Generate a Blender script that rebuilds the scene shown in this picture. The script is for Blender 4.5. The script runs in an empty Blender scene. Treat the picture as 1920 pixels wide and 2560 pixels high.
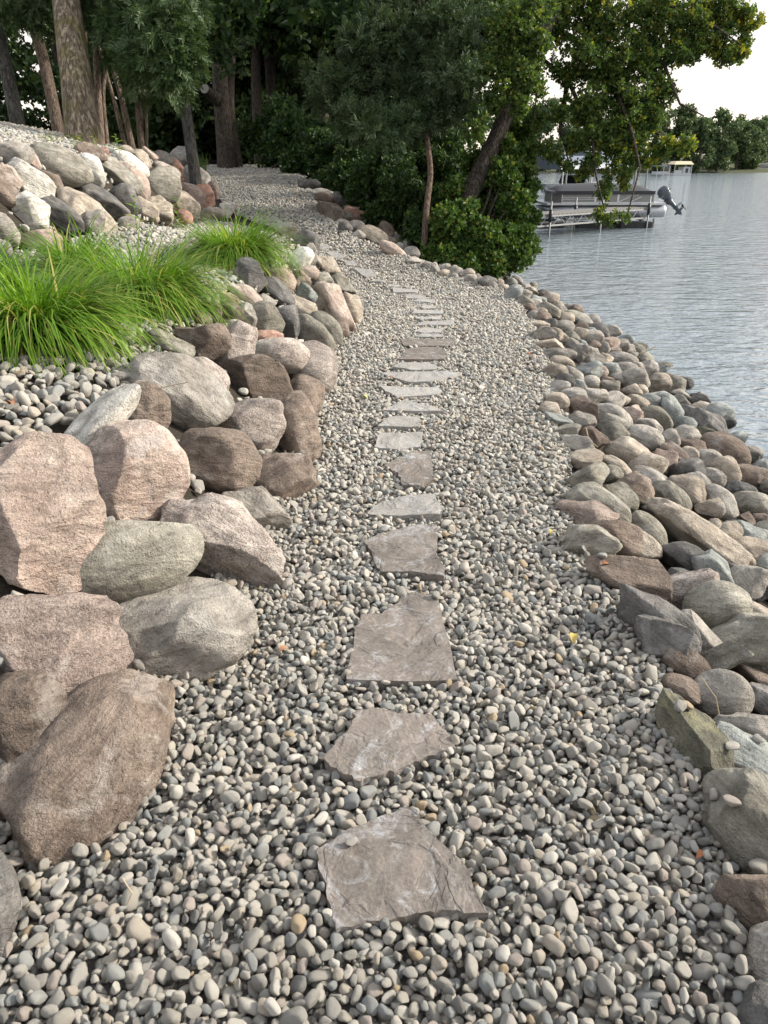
import bpy, bmesh, math, random
import numpy as np
from mathutils import Matrix, Vector, Euler

R = math.radians
rng = np.random.default_rng(7)
random.seed(7)
sc = bpy.context.scene
COL = sc.collection

# ------------------------------------------------------------------ camera
FPX, CX, CY, PITCH, CAMZ = 1924.0, 960.0, 1280.0, R(24.9), 1.6
cam_d = bpy.data.cameras.new('camera')
cam_d.sensor_fit = 'VERTICAL'; cam_d.sensor_height = 24.0; cam_d.lens = 24.0 * FPX / 2560.0
cam_d.clip_start = 0.05; cam_d.clip_end = 3000
cam = bpy.data.objects.new('camera', cam_d); COL.objects.link(cam)
cam.location = (0, 0, CAMZ); cam.rotation_euler = (R(90) - PITCH, 0, 0)
sc.camera = cam

# ------------------------------------------------------------------ sky, sun, exposure
SUN_EL, SUN_AZ = R(27), R(80)
world = bpy.data.worlds.new('World'); sc.world = world; world.use_nodes = True
wn = world.node_tree; wn.nodes.clear()
wo = wn.nodes.new('ShaderNodeOutputWorld'); bg = wn.nodes.new('ShaderNodeBackground')
sky = wn.nodes.new('ShaderNodeTexSky'); sky.sky_type = 'NISHITA'; sky.sun_disc = False
sky.sun_elevation = SUN_EL; sky.sun_rotation = SUN_AZ; sky.dust_density = 4.0; sky.air_density = 1.0; sky.ozone_density = 1.0
# thin bright overcast veil with soft cloud streaks over the sky
tc = wn.nodes.new('ShaderNodeTexCoord'); mp = wn.nodes.new('ShaderNodeMapping'); mp.inputs['Scale'].default_value = (1.4, 1.4, 9.0)
nz = wn.nodes.new('ShaderNodeTexNoise'); nz.inputs['Scale'].default_value = 2.2; nz.inputs['Detail'].default_value = 6
rp = wn.nodes.new('ShaderNodeValToRGB')
rp.color_ramp.elements[0].position = 0.36; rp.color_ramp.elements[0].color = (10.0, 9.9, 10.1, 1)
rp.color_ramp.elements[1].position = 0.62; rp.color_ramp.elements[1].color = (12.6, 12.5, 12.4, 1)
mx = wn.nodes.new('ShaderNodeMix'); mx.data_type = 'RGBA'; mx.inputs[0].default_value = 0.72
wn.links.new(tc.outputs['Generated'], mp.inputs['Vector']); wn.links.new(mp.outputs[0], nz.inputs['Vector'])
sx = wn.nodes.new('ShaderNodeSeparateXYZ'); wn.links.new(tc.outputs['Generated'], sx.inputs[0])
er = wn.nodes.new('ShaderNodeValToRGB'); er.color_ramp.elements[0].position = 0.0; er.color_ramp.elements[0].color = (1.0, 0.90, 0.77, 1)
er.color_ramp.elements[1].position = 0.38; er.color_ramp.elements[1].color = (0.96, 1.0, 1.05, 1); wn.links.new(sx.outputs[2], er.inputs['Fac'])
ml = wn.nodes.new('ShaderNodeMix'); ml.data_type = 'RGBA'; ml.blend_type = 'MULTIPLY'; ml.inputs[0].default_value = 1.0
wn.links.new(nz.outputs['Fac'], rp.inputs['Fac']); wn.links.new(rp.outputs[0], ml.inputs[6]); wn.links.new(er.outputs[0], ml.inputs[7])
wn.links.new(sky.outputs[0], mx.inputs[6]); wn.links.new(ml.outputs[2], mx.inputs[7])
wn.links.new(mx.outputs[2], bg.inputs['Color']); bg.inputs['Strength'].default_value = 0.088
wn.links.new(bg.outputs[0], wo.inputs['Surface'])
sun_d = bpy.data.lights.new('sun', 'SUN'); sun_d.energy = 4.6; sun_d.angle = R(7); sun_d.color = (1.0, 0.93, 0.82)
sun = bpy.data.objects.new('sun', sun_d); COL.objects.link(sun)
_ts = Vector((math.sin(SUN_AZ) * math.cos(SUN_EL), math.cos(SUN_AZ) * math.cos(SUN_EL), math.sin(SUN_EL)))
sun.rotation_euler = _ts.to_track_quat('Z', 'Y').to_euler(); sun.location = (30, 5, 20)
vs = sc.view_settings
vs.view_transform = 'Standard'; vs.look = 'None'; vs.exposure = 0.75; vs.gamma = 1.0; vs.use_curve_mapping = False
sc.render.engine = 'CYCLES'
sc.cycles.use_denoising = True
sc.cycles.max_bounces = 6; sc.cycles.transparent_max_bounces = 6; sc.cycles.caustics_reflective = False; sc.cycles.caustics_refractive = False

# ------------------------------------------------------------------ helpers
RIGHT = np.array([1.0, 0, 0]); FWD = np.array([0, math.cos(PITCH), -math.sin(PITCH)]); UP = np.array([0, math.sin(PITCH), math.cos(PITCH)])
CAM = np.array([0, 0, CAMZ])
def ray(px, py): return FWD + (px - CX) / FPX * RIGHT - (py - CY) / FPX * UP
def at(px, py, zc): return CAM + zc * ray(px, py)
def proj(p):
    q = np.asarray(p) - CAM; zc = q @ FWD
    return CX + FPX * (q @ RIGHT) / zc, CY - FPX * (q @ UP) / zc, zc

def _hash(ix, iy, iz, seed):
    n = (ix * 374761393 + iy * 668265263 + iz * 1442695041 + seed * 974634777) & 0xFFFFFFFF
    n = ((n ^ (n >> 13)) * 1274126177) & 0xFFFFFFFF
    n = (n ^ (n >> 16)) & 0xFFFF
    return n / 32767.5 - 1.0
def noise3(p, seed=0):
    p = np.asarray(p, float); i = np.floor(p).astype(np.int64); f = p - i; u = f * f * (3 - 2 * f)
    out = 0
    for dx in (0, 1):
        for dy in (0, 1):
            for dz in (0, 1):
                w = (u[:, 0] if dx else 1 - u[:, 0]) * (u[:, 1] if dy else 1 - u[:, 1]) * (u[:, 2] if dz else 1 - u[:, 2])
                out = out + w * _hash(i[:, 0] + dx, i[:, 1] + dy, i[:, 2] + dz, seed)
    return out

def link(o, parent=None):
    COL.objects.link(o)
    if parent is not None: o.parent = parent
    return o
def tag(o, label=None, cat=None, group=None, kind=None):
    if label: o['label'] = label
    if cat: o['category'] = cat
    if group: o['group'] = group
    if kind: o['kind'] = kind
    return o
def empty(name, loc=(0, 0, 0), rz=0.0):
    o = bpy.data.objects.new(name, None); o.empty_display_size = 0.1; link(o); o.location = loc; o.rotation_euler = (0, 0, rz); return o
def mesh_np(name, V, F, smooth=True):
    """V (n,3); F (m,k) with one face size"""
    V = np.asarray(V, np.float32); F = np.asarray(F, np.int32); m, k = F.shape
    me = bpy.data.meshes.new(name); me.vertices.add(len(V)); me.vertices.foreach_set('co', V.ravel())
    me.loops.add(m * k); me.loops.foreach_set('vertex_index', F.ravel())
    me.polygons.add(m); me.polygons.foreach_set('loop_start', np.arange(0, m * k, k, dtype=np.int32)); me.polygons.foreach_set('loop_total', np.full(m, k, np.int32))
    me.polygons.foreach_set('use_smooth', np.full(m, smooth)); me.update(calc_edges=True); return me
def obj_np(name, V, F, mat, parent=None, smooth=True, midx=None):
    me = mesh_np(name, V, F, smooth)
    for m in (mat if isinstance(mat, (list, tuple)) else [mat]): me.materials.append(m)
    if midx is not None: me.polygons.foreach_set('material_index', np.asarray(midx, np.int32))
    return link(bpy.data.objects.new(name, me), parent)
class MB:
    """collects simple shapes, then links them as ONE mesh object"""
    def __init__(s): s.v = []; s.f = []
    def add(s, V, F):
        b = len(s.v); s.v += [tuple(float(c) for c in v) for v in V]; s.f += [tuple(i + b for i in f) for f in F]; return s
    def box(s, c, d, M=None):
        x, y, z = d[0] / 2, d[1] / 2, d[2] / 2
        V = [Vector((sx * x, sy * y, sz * z)) for sz in (-1, 1) for sy in (-1, 1) for sx in (-1, 1)]
        if M is not None: V = [M @ v for v in V]
        V = [v + Vector(c) for v in V]
        return s.add(V, [(0, 2, 3, 1), (4, 5, 7, 6), (0, 1, 5, 4), (2, 6, 7, 3), (0, 4, 6, 2), (1, 3, 7, 5)])
    def tube(s, pts, rad, n=8, cap=True):
        pts = [Vector(p) for p in pts]; rad = rad if isinstance(rad, (list, tuple)) else [rad] * len(pts); V = []; F = []
        for i, p in enumerate(pts):
            d = (pts[min(i + 1, len(pts) - 1)] - pts[max(i - 1, 0)]).normalized()
            a = d.orthogonal() if abs(d.z) > 0.99 else d.cross(Vector((0, 0, 1))); a.normalize(); b = d.cross(a)
            for k in range(n):
                t = 2 * math.pi * k / n; V.append(p + rad[i] * (a * math.cos(t) + b * math.sin(t)))
        for i in range(len(pts) - 1):
            for k in range(n):
                F.append((i * n + k, i * n + (k + 1) % n, (i + 1) * n + (k + 1) % n, (i + 1) * n + k))
        if cap: F.append(tuple(range(n))[::-1]); F.append(tuple((len(pts) - 1) * n + k for k in range(n)))
        return s.add(V, F)
    def build(s, name, mat, parent=None, smooth=False, bevel=0):
        me = bpy.data.meshes.new(name); me.from_pydata(s.v, [], s.f); me.materials.append(mat)
        if smooth: me.polygons.foreach_set('use_smooth', [True] * len(me.polygons))
        o = link(bpy.data.objects.new(name, me), parent)
        if bevel:
            b = o.modifiers.new('bevel', 'BEVEL'); b.width = bevel; b.segments = 2; b.limit_method = 'ANGLE'
        return o

ORD = ['first', 'second', 'third', 'fourth', 'fifth', 'sixth', 'seventh', 'eighth', 'ninth', 'tenth', 'eleventh', 'twelfth', 'thirteenth',
       'fourteenth', 'fifteenth', 'sixteenth', 'seventeenth', 'eighteenth', 'nineteenth', 'twentieth']
def ordinal(i):
    if i < 20: return ORD[i]
    t = ['twenty', 'thirty', 'forty', 'fifty', 'sixty', 'seventy', 'eighty', 'ninety'][(i + 1) // 10 - 2]
    u = (i + 1) % 10
    return (t + '-' + ORD[u - 1]) if u else t[:-1] + 'ieth'

# ------------------------------------------------------------------ materials
class NT:
    def __init__(s, name):
        s.m = bpy.data.materials.new(name); s.m.use_nodes = True; s.t = s.m.node_tree; s.t.nodes.clear()
        s.out = s.n('ShaderNodeOutputMaterial')
    def n(s, typ, **kw):
        nd = s.t.nodes.new(typ)
        for k, v in kw.items(): setattr(nd, k, v)
        return nd
    def l(s, a, b): s.t.links.new(a, b)
    def noise(s, vec, scale, detail=4, rough=0.55, dist=0.0):
        nd = s.n('ShaderNodeTexNoise'); nd.inputs['Scale'].default_value = scale; nd.inputs['Detail'].default_value = detail
        nd.inputs['Roughness'].default_value = rough; nd.inputs['Distortion'].default_value = dist
        if vec is not None: s.l(vec, nd.inputs['Vector'])
        return nd.outputs['Fac']
    def ramp(s, fac, stops, interp='LINEAR'):
        nd = s.n('ShaderNodeValToRGB'); cr = nd.color_ramp; cr.interpolation = interp
        while len(cr.elements) < len(stops): cr.elements.new(0.5)
        for e, (p, c) in zip(cr.elements, stops):
            e.position = p; e.color = (*c, 1) if len(c) == 3 else c
        s.l(fac, nd.inputs['Fac']); return nd.outputs['Color']
    def mix(s, fac, a, b, mode='MIX'):
        nd = s.n('ShaderNodeMix', data_type='RGBA', blend_type=mode)
        for i, x in ((0, fac), (6, a), (7, b)):
            if hasattr(x, 'is_linked'): s.l(x, nd.inputs[i])
            elif i == 0: nd.inputs[0].default_value = x
            else: nd.inputs[i].default_value = (*x, 1)
        return nd.outputs[2]
    def math(s, op, a, b=None):
        nd = s.n('ShaderNodeMath', operation=op)
        for i, x in enumerate((a, b)):
            if x is None: continue
            if hasattr(x, 'is_linked'): s.l(x, nd.inputs[i])
            else: nd.inputs[i].default_value = x
        return nd.outputs[0]
    def bump(s, h, dist=0.02, strength=1.0, normal=None):
        nd = s.n('ShaderNodeBump'); nd.inputs['Distance'].default_value = dist; nd.inputs['Strength'].default_value = strength
        s.l(h, nd.inputs['Height'])
        if normal is not None: s.l(normal, nd.inputs['Normal'])
        return nd.outputs[0]
    def bsdf(s, color, rough=0.8, normal=None, metal=0.0, spec=0.3):
        b = s.n('ShaderNodeBsdfPrincipled')
        if hasattr(color, 'is_linked'): s.l(color, b.inputs['Base Color'])
        else: b.inputs['Base Color'].default_value = (*color, 1)
        if hasattr(rough, 'is_linked'): s.l(rough, b.inputs['Roughness'])
        else: b.inputs['Roughness'].default_value = rough
        b.inputs['Metallic'].default_value = metal; b.inputs['Specular IOR Level'].default_value = spec
        if normal is not None: s.l(normal, b.inputs['Normal'])
        s.l(b.outputs[0], s.out.inputs['Surface']); return b
    def objvec(s, shift=True):
        tc = s.n('ShaderNodeTexCoord')
        if not shift: return tc.outputs['Object']
        oi = s.n('ShaderNodeObjectInfo'); mu = s.math('MULTIPLY', oi.outputs['Random'], 37.0)
        ad = s.n('ShaderNodeVectorMath', operation='ADD'); s.l(tc.outputs['Object'], ad.inputs[0]); s.l(mu, ad.inputs[1]); return ad.outputs[0]

def plain(name, col, rough=0.5, metal=0.0, spec=0.4, var=0.12, scale=6.0):
    t = NT(name); v = t.objvec(False); n = t.noise(v, scale, 5)
    c = t.mix(n, tuple(x * (1 - var) for x in col), tuple(min(1, x * (1 + var)) for x in col))
    t.bsdf(c, rough, None, metal, spec); return t.m

def rock(name, a, b, c, speck=0.5, gran=240.0, patch=None, chip=4.5):
    """a, b broad tones; c dark mineral grains; patch = pale encrusted blotches"""
    t = NT(name); v = t.objvec(); oi = t.n('ShaderNodeObjectInfo')
    big = t.noise(v, 2.6, 6, 0.62, 0.8)
    col = t.ramp(big, [(0.36, a), (0.64, b)])
    sp = t.n('ShaderNodeMapping'); sp.inputs['Scale'].default_value = (1, 3.4, 1); sp.inputs['Rotation'].default_value = (0.5, 0.3, 0.9); t.l(v, sp.inputs['Vector'])
    vein = t.noise(sp.outputs[0], 5.5, 7, 0.66, 1.1)
    col = t.mix(1.0, col, t.ramp(vein, [(0.32, (0.56, 0.54, 0.53)), (0.45, (0.92, 0.91, 0.9)), (0.55, (1.05, 1.04, 1.03)), (0.68, (1.42, 1.40, 1.38))]), 'MULTIPLY')
    mid = t.noise(v, 15, 8, 0.66)
    col = t.mix(1.0, col, t.ramp(mid, [(0.32, (0.68, 0.67, 0.66)), (0.5, (1, 1, 1)), (0.68, (1.25, 1.24, 1.23))]), 'MULTIPLY')
    fine = t.noise(v, 190, 3, 0.6)
    col = t.mix(1.0, col, t.ramp(fine, [(0.36, (0.86, 0.86, 0.86)), (0.5, (1, 1, 1)), (0.64, (1.1, 1.1, 1.1))]), 'MULTIPLY')
    gr = t.n('ShaderNodeTexVoronoi', feature='F1'); gr.inputs['Scale'].default_value = gran; t.l(v, gr.inputs['Vector'])
    sepc = t.n('ShaderNodeSeparateColor'); t.l(gr.outputs['Color'], sepc.inputs[0])
    dark = t.ramp(sepc.outputs[0], [(0.0, (1, 1, 1)), (0.2, (1, 1, 1)), (0.3, (0, 0, 0))])
    light = t.ramp(sepc.outputs[1], [(0.7, (0, 0, 0)), (0.85, (1, 1, 1))])
    col = t.mix(t.math('MULTIPLY', dark, speck * 0.5), col, c)
    col = t.mix(t.math('MULTIPLY', light, speck * 0.28), col, tuple(min(1, x * 1.6) for x in b))
    if patch:
        pn = t.noise(v, 6.0, 8, 0.72, 0.5); pm = t.ramp(pn, [(0.54, (0, 0, 0)), (0.64, (1, 1, 1))])
        col = t.mix(t.math('MULTIPLY', pm, 0.62), col, patch)
        st_ = t.ramp(t.noise(v, 3.6, 6, 0.65, 1.0), [(0.56, (0, 0, 0)), (0.70, (1, 1, 1))])
        col = t.mix(t.math('MULTIPLY', st_, 0.5), col, tuple(x * 0.62 for x in a))
    cr = t.noise(v, 2.4, 8, 0.6, 0.7)
    crm = t.ramp(t.math('ABSOLUTE', t.math('SUBTRACT', cr, 0.5)), [(0.0, (0.5, 0.48, 0.46)), (0.008, (1, 1, 1))])
    col = t.mix(0.45, col, crm, 'MULTIPLY')
    val = t.math('ADD', t.math('MULTIPLY', oi.outputs['Random'], 0.42), 0.9)
    hsv = t.n('ShaderNodeHueSaturation'); t.l(val, hsv.inputs['Value']); t.l(col, hsv.inputs['Color'])
    h = t.math('ADD', t.math('MULTIPLY', mid, 0.6), t.math('MULTIPLY', t.noise(v, 120, 4, 0.65), 0.28))
    h = t.math('ADD', h, t.math('MULTIPLY', vein, 0.9))
    pit = t.ramp(t.noise(v, 55, 3, 0.6), [(0.3, (0, 0, 0)), (0.42, (1, 1, 1))])
    h = t.math('ADD', h, t.math('MULTIPLY', pit, 0.18))
    wob = t.n('ShaderNodeVectorMath', operation='ADD'); t.l(v, wob.inputs[0]); t.l(t.math('MULTIPLY', mid, 0.10), wob.inputs[1])
    fv = t.n('ShaderNodeTexVoronoi', feature='F1'); fv.inputs['Scale'].default_value = 6.5; t.l(wob.outputs[0], fv.inputs['Vector'])
    dl_ = t.n('ShaderNodeVectorMath', operation='SUBTRACT'); t.l(wob.outputs[0], dl_.inputs[0]); t.l(fv.outputs['Position'], dl_.inputs[1])
    cv = t.n('ShaderNodeVectorMath', operation='SUBTRACT'); t.l(fv.outputs['Color'], cv.inputs[0]); cv.inputs[1].default_value = (0.5, 0.5, 0.5)
    dt = t.n('ShaderNodeVectorMath', operation='DOT_PRODUCT'); t.l(dl_.outputs[0], dt.inputs[0]); t.l(cv.outputs[0], dt.inputs[1])
    h = t.math('ADD', h, t.math('MULTIPLY', dt.outputs['Value'], chip))
    nb = t.bump(h, 0.034, 1.0)
    geo = t.n('ShaderNodeNewGeometry'); sz = t.n('ShaderNodeSeparateXYZ'); t.l(geo.outputs['Position'], sz.inputs[0])
    wz = t.math('ADD', sz.outputs[2], t.math('MULTIPLY', mid, 0.08)); mr = t.n('ShaderNodeMapRange'); t.l(wz, mr.inputs[0])
    mr.inputs[1].default_value = -0.75 + 0.10; mr.inputs[2].default_value = -0.75 + 0.17; mr.inputs[3].default_value = 1.0; mr.inputs[4].default_value = 0.0
    wetc = t.mix(mr.outputs[0], hsv.outputs[0], t.mix(1.0, hsv.outputs[0], (0.36, 0.37, 0.33), 'MULTIPLY'))
    wr = t.n('ShaderNodeMapRange'); t.l(mr.outputs[0], wr.inputs[0]); wr.inputs[3].default_value = 0.85; wr.inputs[4].default_value = 0.3
    t.bsdf(wetc, wr.outputs[0], nb, 0, 0.25); return t.m

ROCK = {
    'pink': rock('rock_pink', (0.325, 0.242, 0.20), (0.40, 0.335, 0.288), (0.13, 0.10, 0.09), 0.6, 230, (0.47, 0.42, 0.38)),
    'brown': rock('rock_brown', (0.13, 0.100, 0.080), (0.225, 0.182, 0.150), (0.07, 0.055, 0.045), 0.5, 260, (0.36, 0.32, 0.285)),
    'grey': rock('rock_grey', (0.255, 0.235, 0.205), (0.36, 0.335, 0.30), (0.10, 0.095, 0.09), 0.35, 260, (0.44, 0.42, 0.385)),
    'olive': rock('rock_olive', (0.185, 0.172, 0.138), (0.295, 0.28, 0.24), (0.075, 0.07, 0.055), 0.3, 260, (0.37, 0.355, 0.315)),
    'tan': rock('rock_tan', (0.30, 0.255, 0.205), (0.39, 0.345, 0.285), (0.14, 0.115, 0.09), 0.3, 260, (0.46, 0.425, 0.37)),
    'dark': rock('rock_dark', (0.095, 0.095, 0.09), (0.175, 0.165, 0.155), (0.045, 0.045, 0.045), 0.35, 260, (0.31, 0.295, 0.28)),
    'white': rock('rock_white', (0.56, 0.54, 0.49), (0.66, 0.64, 0.58), (0.24, 0.23, 0.21), 0.3, 230, (0.42, 0.37, 0.27)),
    'red': rock('rock_red', (0.27, 0.15, 0.115), (0.36, 0.225, 0.175), (0.12, 0.065, 0.055), 0.5, 230, (0.40, 0.33, 0.285)),
    'rose': rock('rock_rose', (0.215, 0.168, 0.145), (0.315, 0.258, 0.225), (0.09, 0.07, 0.06), 0.8, 200, (0.44, 0.38, 0.34)),
    'granite': rock('rock_granite', (0.30, 0.25, 0.22), (0.39, 0.345, 0.31), (0.085, 0.075, 0.07), 0.95, 190, (0.45, 0.415, 0.38)),
    'teal': rock('rock_teal', (0.20, 0.215, 0.205), (0.30, 0.315, 0.295), (0.085, 0.09, 0.09), 0.3, 260, (0.41, 0.405, 0.375)),
    'mossy': rock('rock_mossy', (0.10, 0.10, 0.075), (0.20, 0.19, 0.145), (0.05, 0.05, 0.035), 0.45, 230, (0.27, 0.255, 0.14)),
}
COLOUR_WORD = {'pink': 'pink', 'brown': 'brown', 'grey': 'light grey', 'olive': 'olive-grey', 'tan': 'tan', 'dark': 'dark slate', 'white': 'whitish',
               'red': 'reddish', 'granite': 'speckled granite', 'teal': 'blue-green', 'mossy': 'mossy', 'rose': 'rosy granite'}

def mat_pebble():
    t = NT('pebble'); oi = t.n('ShaderNodeObjectInfo'); v = t.objvec()
    stops = [(0.0, (0.37, 0.355, 0.33)), (0.12, (0.30, 0.29, 0.27)), (0.22, (0.45, 0.425, 0.385)), (0.33, (0.35, 0.33, 0.295)), (0.43, (0.41, 0.37, 0.315)),
             (0.5, (0.32, 0.325, 0.315)), (0.58, (0.48, 0.46, 0.42)), (0.67, (0.37, 0.325, 0.295)), (0.715, (0.26, 0.27, 0.27)), (0.79, (0.43, 0.405, 0.36)),
             (0.88, (0.21, 0.205, 0.195)), (0.915, (0.54, 0.52, 0.485)), (0.965, (0.40, 0.32, 0.22)), (0.977, (0.37, 0.35, 0.32))]
    col = t.ramp(oi.outputs['Random'], stops, 'CONSTANT')
    n = t.noise(v, 60, 5, 0.65)
    col = t.mix(1.0, col, t.ramp(n, [(0.3, (0.62, 0.61, 0.585)), (0.7, (1.20, 1.18, 1.13))]), 'MULTIPLY')
    n2 = t.noise(v, 420, 3, 0.6)
    col = t.mix(0.6, col, t.ramp(n2, [(0.35, (0.66, 0.66, 0.66)), (0.6, (1.12, 1.12, 1.12))]), 'MULTIPLY')
    nb = t.bump(t.math('ADD', n, t.math('MULTIPLY', n2, 0.3)), 0.004, 0.8)
    t.bsdf(col, 0.72, nb, 0, 0.3); return t.m
def mat_soil(name, a, b):
    t = NT(name); v = t.objvec(False); n = t.noise(v, 9, 8, 0.7); n2 = t.noise(v, 80, 5, 0.7)
    col = t.mix(n, a, b); col = t.mix(0.6, col, t.ramp(n2, [(0.3, (0.4, 0.4, 0.4)), (0.7, (1.3, 1.3, 1.3))]), 'MULTIPLY')
    t.bsdf(col, 0.95, t.bump(n2, 0.02, 1.0), 0, 0.1); return t.m
def mat_flag(name='flagstone', pale=False):
    t = NT(name); v = t.objvec(); oi = t.n('ShaderNodeObjectInfo')
    n = t.noise(v, 6, 8, 0.68, 0.7)
    col = t.ramp(n, [(0.32, (0.115, 0.098, 0.083)), (0.5, (0.165, 0.143, 0.124)), (0.66, (0.205, 0.17, 0.147))])
    gz = t.mix(oi.outputs['Random'], *(((0.29, 0.28, 0.26), (0.36, 0.35, 0.33)) if pale else ((0.17, 0.155, 0.14), (0.22, 0.205, 0.19))))
    rnd = 0.8 if pale else 0.12
    col = t.mix(rnd, col, gz)
    p = t.noise(v, 8.5, 9, 0.75, 1.0); pm = t.ramp(p, [(0.52, (0, 0, 0)), (0.68, (1, 1, 1))])
    col = t.mix(t.math('MULTIPLY', pm, 0.7), col, (0.42, 0.43, 0.445))
    f = t.noise(v, 95, 5, 0.7)
    col = t.mix(0.8, col, t.ramp(f, [(0.3, (0.6, 0.59, 0.58)), (0.68, (1.25, 1.24, 1.23))]), 'MULTIPLY')
    fl = t.noise(v, 5, 6, 0.5, 0.9); st = t.ramp(fl, [(0.3, (0, 0, 0)), (0.43, (0.3, 0.3, 0.3)), (0.46, (0.55, 0.55, 0.55)), (0.56, (0.62, 0.62, 0.62)), (0.59, (1, 1, 1))])
    h = t.math('ADD', t.math('MULTIPLY', st, 1.0), t.math('MULTIPLY', f, 0.25))
    t.bsdf(col, 0.75, t.bump(h, 0.010, 1.0), 0, 0.3); return t.m
def mat_water():
    t = NT('water'); tc = t.n('ShaderNodeTexCoord')
    def wave(sx, sy, rot, scale, det, dist):
        m = t.n('ShaderNodeMapping'); m.inputs['Scale'].default_value = (sx, sy, 1); m.inputs['Rotation'].default_value = (0, 0, rot)
        t.l(tc.outputs['Object'], m.inputs['Vector']); return t.noise(m.outputs[0], scale, det, 0.5, dist)
    h1 = wave(0.95, 1.8, 0.25, 1.5, 2, 0.6); h2 = wave(0.8, 1.7, -0.2, 4.2, 3, 0.4); h3 = wave(1.0, 1.6, 0.1, 11.0, 2, 0.2)
    h = t.math('ADD', t.math('ADD', t.math('MULTIPLY', h1, 1.0), t.math('MULTIPLY', h2, 0.42)), t.math('MULTIPLY', h3, 0.14))
    b = t.bsdf((0.185, 0.22, 0.245), 0.05, t.bump(h, 0.11, 1.0), 0, 0.5); b.inputs['IOR'].default_value = 1.333
    return t.m
def mat_leaf(name, a, b, c, trans=0.35, rough=0.55):
    """a..b random per leaf, c the rare off-colour leaf"""
    t = NT(name); g = t.n('ShaderNodeNewGeometry'); r = g.outputs['Random Per Island']
    col = t.ramp(r, [(0.0, a), (0.88, b), (0.93, c)])
    d = t.n('ShaderNodeBsdfPrincipled'); t.l(col, d.inputs['Base Color']); d.inputs['Roughness'].default_value = rough; d.inputs['Specular IOR Level'].default_value = 0.25
    tr = t.n('ShaderNodeBsdfTranslucent'); cc = t.mix(1.0, col, (1.25, 1.35, 0.6), 'MULTIPLY'); t.l(cc, tr.inputs['Color'])
    ms = t.n('ShaderNodeMixShader'); ms.inputs[0].default_value = trans
    t.l(d.outputs[0], ms.inputs[1]); t.l(tr.outputs[0], ms.inputs[2]); t.l(ms.outputs[0], t.out.inputs['Surface']); return t.m
def mat_bark(name, a, b, sc_=1.0, moss=None):
    t = NT(name); tc = t.n('ShaderNodeTexCoord'); m = t.n('ShaderNodeMapping'); m.inputs['Scale'].default_value = (1, 1, 0.16)
    t.l(tc.outputs['Object'], m.inputs['Vector'])
    m.inputs['Scale'].default_value = (1, 1, 0.075)
    n = t.noise(m.outputs[0], 34 * sc_, 7, 0.62, 0.6); m2 = t.n('ShaderNodeMapping'); m2.inputs['Scale'].default_value = (1, 1, 0.3); t.l(tc.outputs['Object'], m2.inputs['Vector'])
    n2 = t.noise(m2.outputs[0], 55 * sc_, 5, 0.65)
    ridge = t.ramp(n, [(0.36, (0, 0, 0)), (0.56, (1, 1, 1))])
    col = t.mix(ridge, tuple(x * 0.42 for x in a), t.ramp(n2, [(0.3, a), (0.7, b)]))
    if moss:
        mn = t.noise(tc.outputs['Object'], 3.0, 6, 0.65); col = t.mix(t.math('MULTIPLY', t.ramp(mn, [(0.5, (0, 0, 0)), (0.62, (1, 1, 1))]), 0.6), col, moss)
    h = t.math('ADD', ridge, t.math('MULTIPLY', n2, 0.5))
    t.bsdf(col, 0.9, t.bump(h, 0.02 / sc_, 1.0), 0, 0.15); return t.m

M_PEB = mat_pebble(); M_FLAG = mat_flag(); M_FLAG2 = mat_flag('flagstone_pale', True); M_WATER = mat_water()
M_SOIL = mat_soil('soil', (0.035, 0.030, 0.024), (0.085, 0.072, 0.058)); M_GRIT = mat_soil('grit', (0.12, 0.112, 0.10), (0.22, 0.205, 0.18))
M_SHORE = mat_soil('far_shore', (0.05, 0.06, 0.03), (0.10, 0.10, 0.06))
L_MAPLE = mat_leaf('leaf_maple', (0.034, 0.062, 0.018), (0.095, 0.145, 0.034), (0.17, 0.18, 0.035), 0.42)
L_YELLOW = mat_leaf('leaf_yellow', (0.11, 0.15, 0.024), (0.25, 0.235, 0.03), (0.33, 0.25, 0.04), 0.42)
L_SHRUB = mat_leaf('leaf_shrub', (0.018, 0.040, 0.014), (0.048, 0.090, 0.026), (0.10, 0.15, 0.03), 0.25)
L_VINE = mat_leaf('leaf_vine', (0.028, 0.060, 0.015), (0.080, 0.140, 0.028), (0.17, 0.18, 0.04), 0.3)
L_WOOD = mat_leaf('leaf_wood', (0.020, 0.040, 0.015), (0.045, 0.080, 0.024), (0.08, 0.12, 0.025), 0.2)
L_CEDAR = mat_leaf('leaf_cedar', (0.030, 0.058, 0.022), (0.070, 0.110, 0.040), (0.09, 0.12, 0.05), 0.2)
L_JUNI = mat_leaf('leaf_juniper', (0.026, 0.048, 0.022), (0.066, 0.098, 0.042), (0.09, 0.12, 0.05), 0.15)
L_GRASS = mat_leaf('grass_blade', (0.06, 0.145, 0.013), (0.19, 0.32, 0.034), (0.40, 0.36, 0.12), 0.38)
L_WEED = mat_leaf('weed_leaf', (0.10, 0.16, 0.03), (0.20, 0.27, 0.06), (0.30, 0.30, 0.08), 0.35)
L_FAR = mat_leaf('leaf_far', (0.050, 0.078, 0.036), (0.085, 0.125, 0.052), (0.13, 0.16, 0.06), 0.2)
B_BIG = mat_bark('bark_ridged', (0.20, 0.155, 0.11), (0.36, 0.30, 0.225), 0.8, (0.14, 0.13, 0.035))
B_CEDAR = mat_bark('bark_cedar', (0.17, 0.125, 0.095), (0.27, 0.21, 0.165), 1.4)
B_GREY = mat_bark('bark_grey', (0.10, 0.095, 0.085), (0.17, 0.16, 0.145), 1.0)
B_LEAN = mat_bark('bark_leaning', (0.055, 0.046, 0.038), (0.10, 0.085, 0.07), 1.0)
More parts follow.
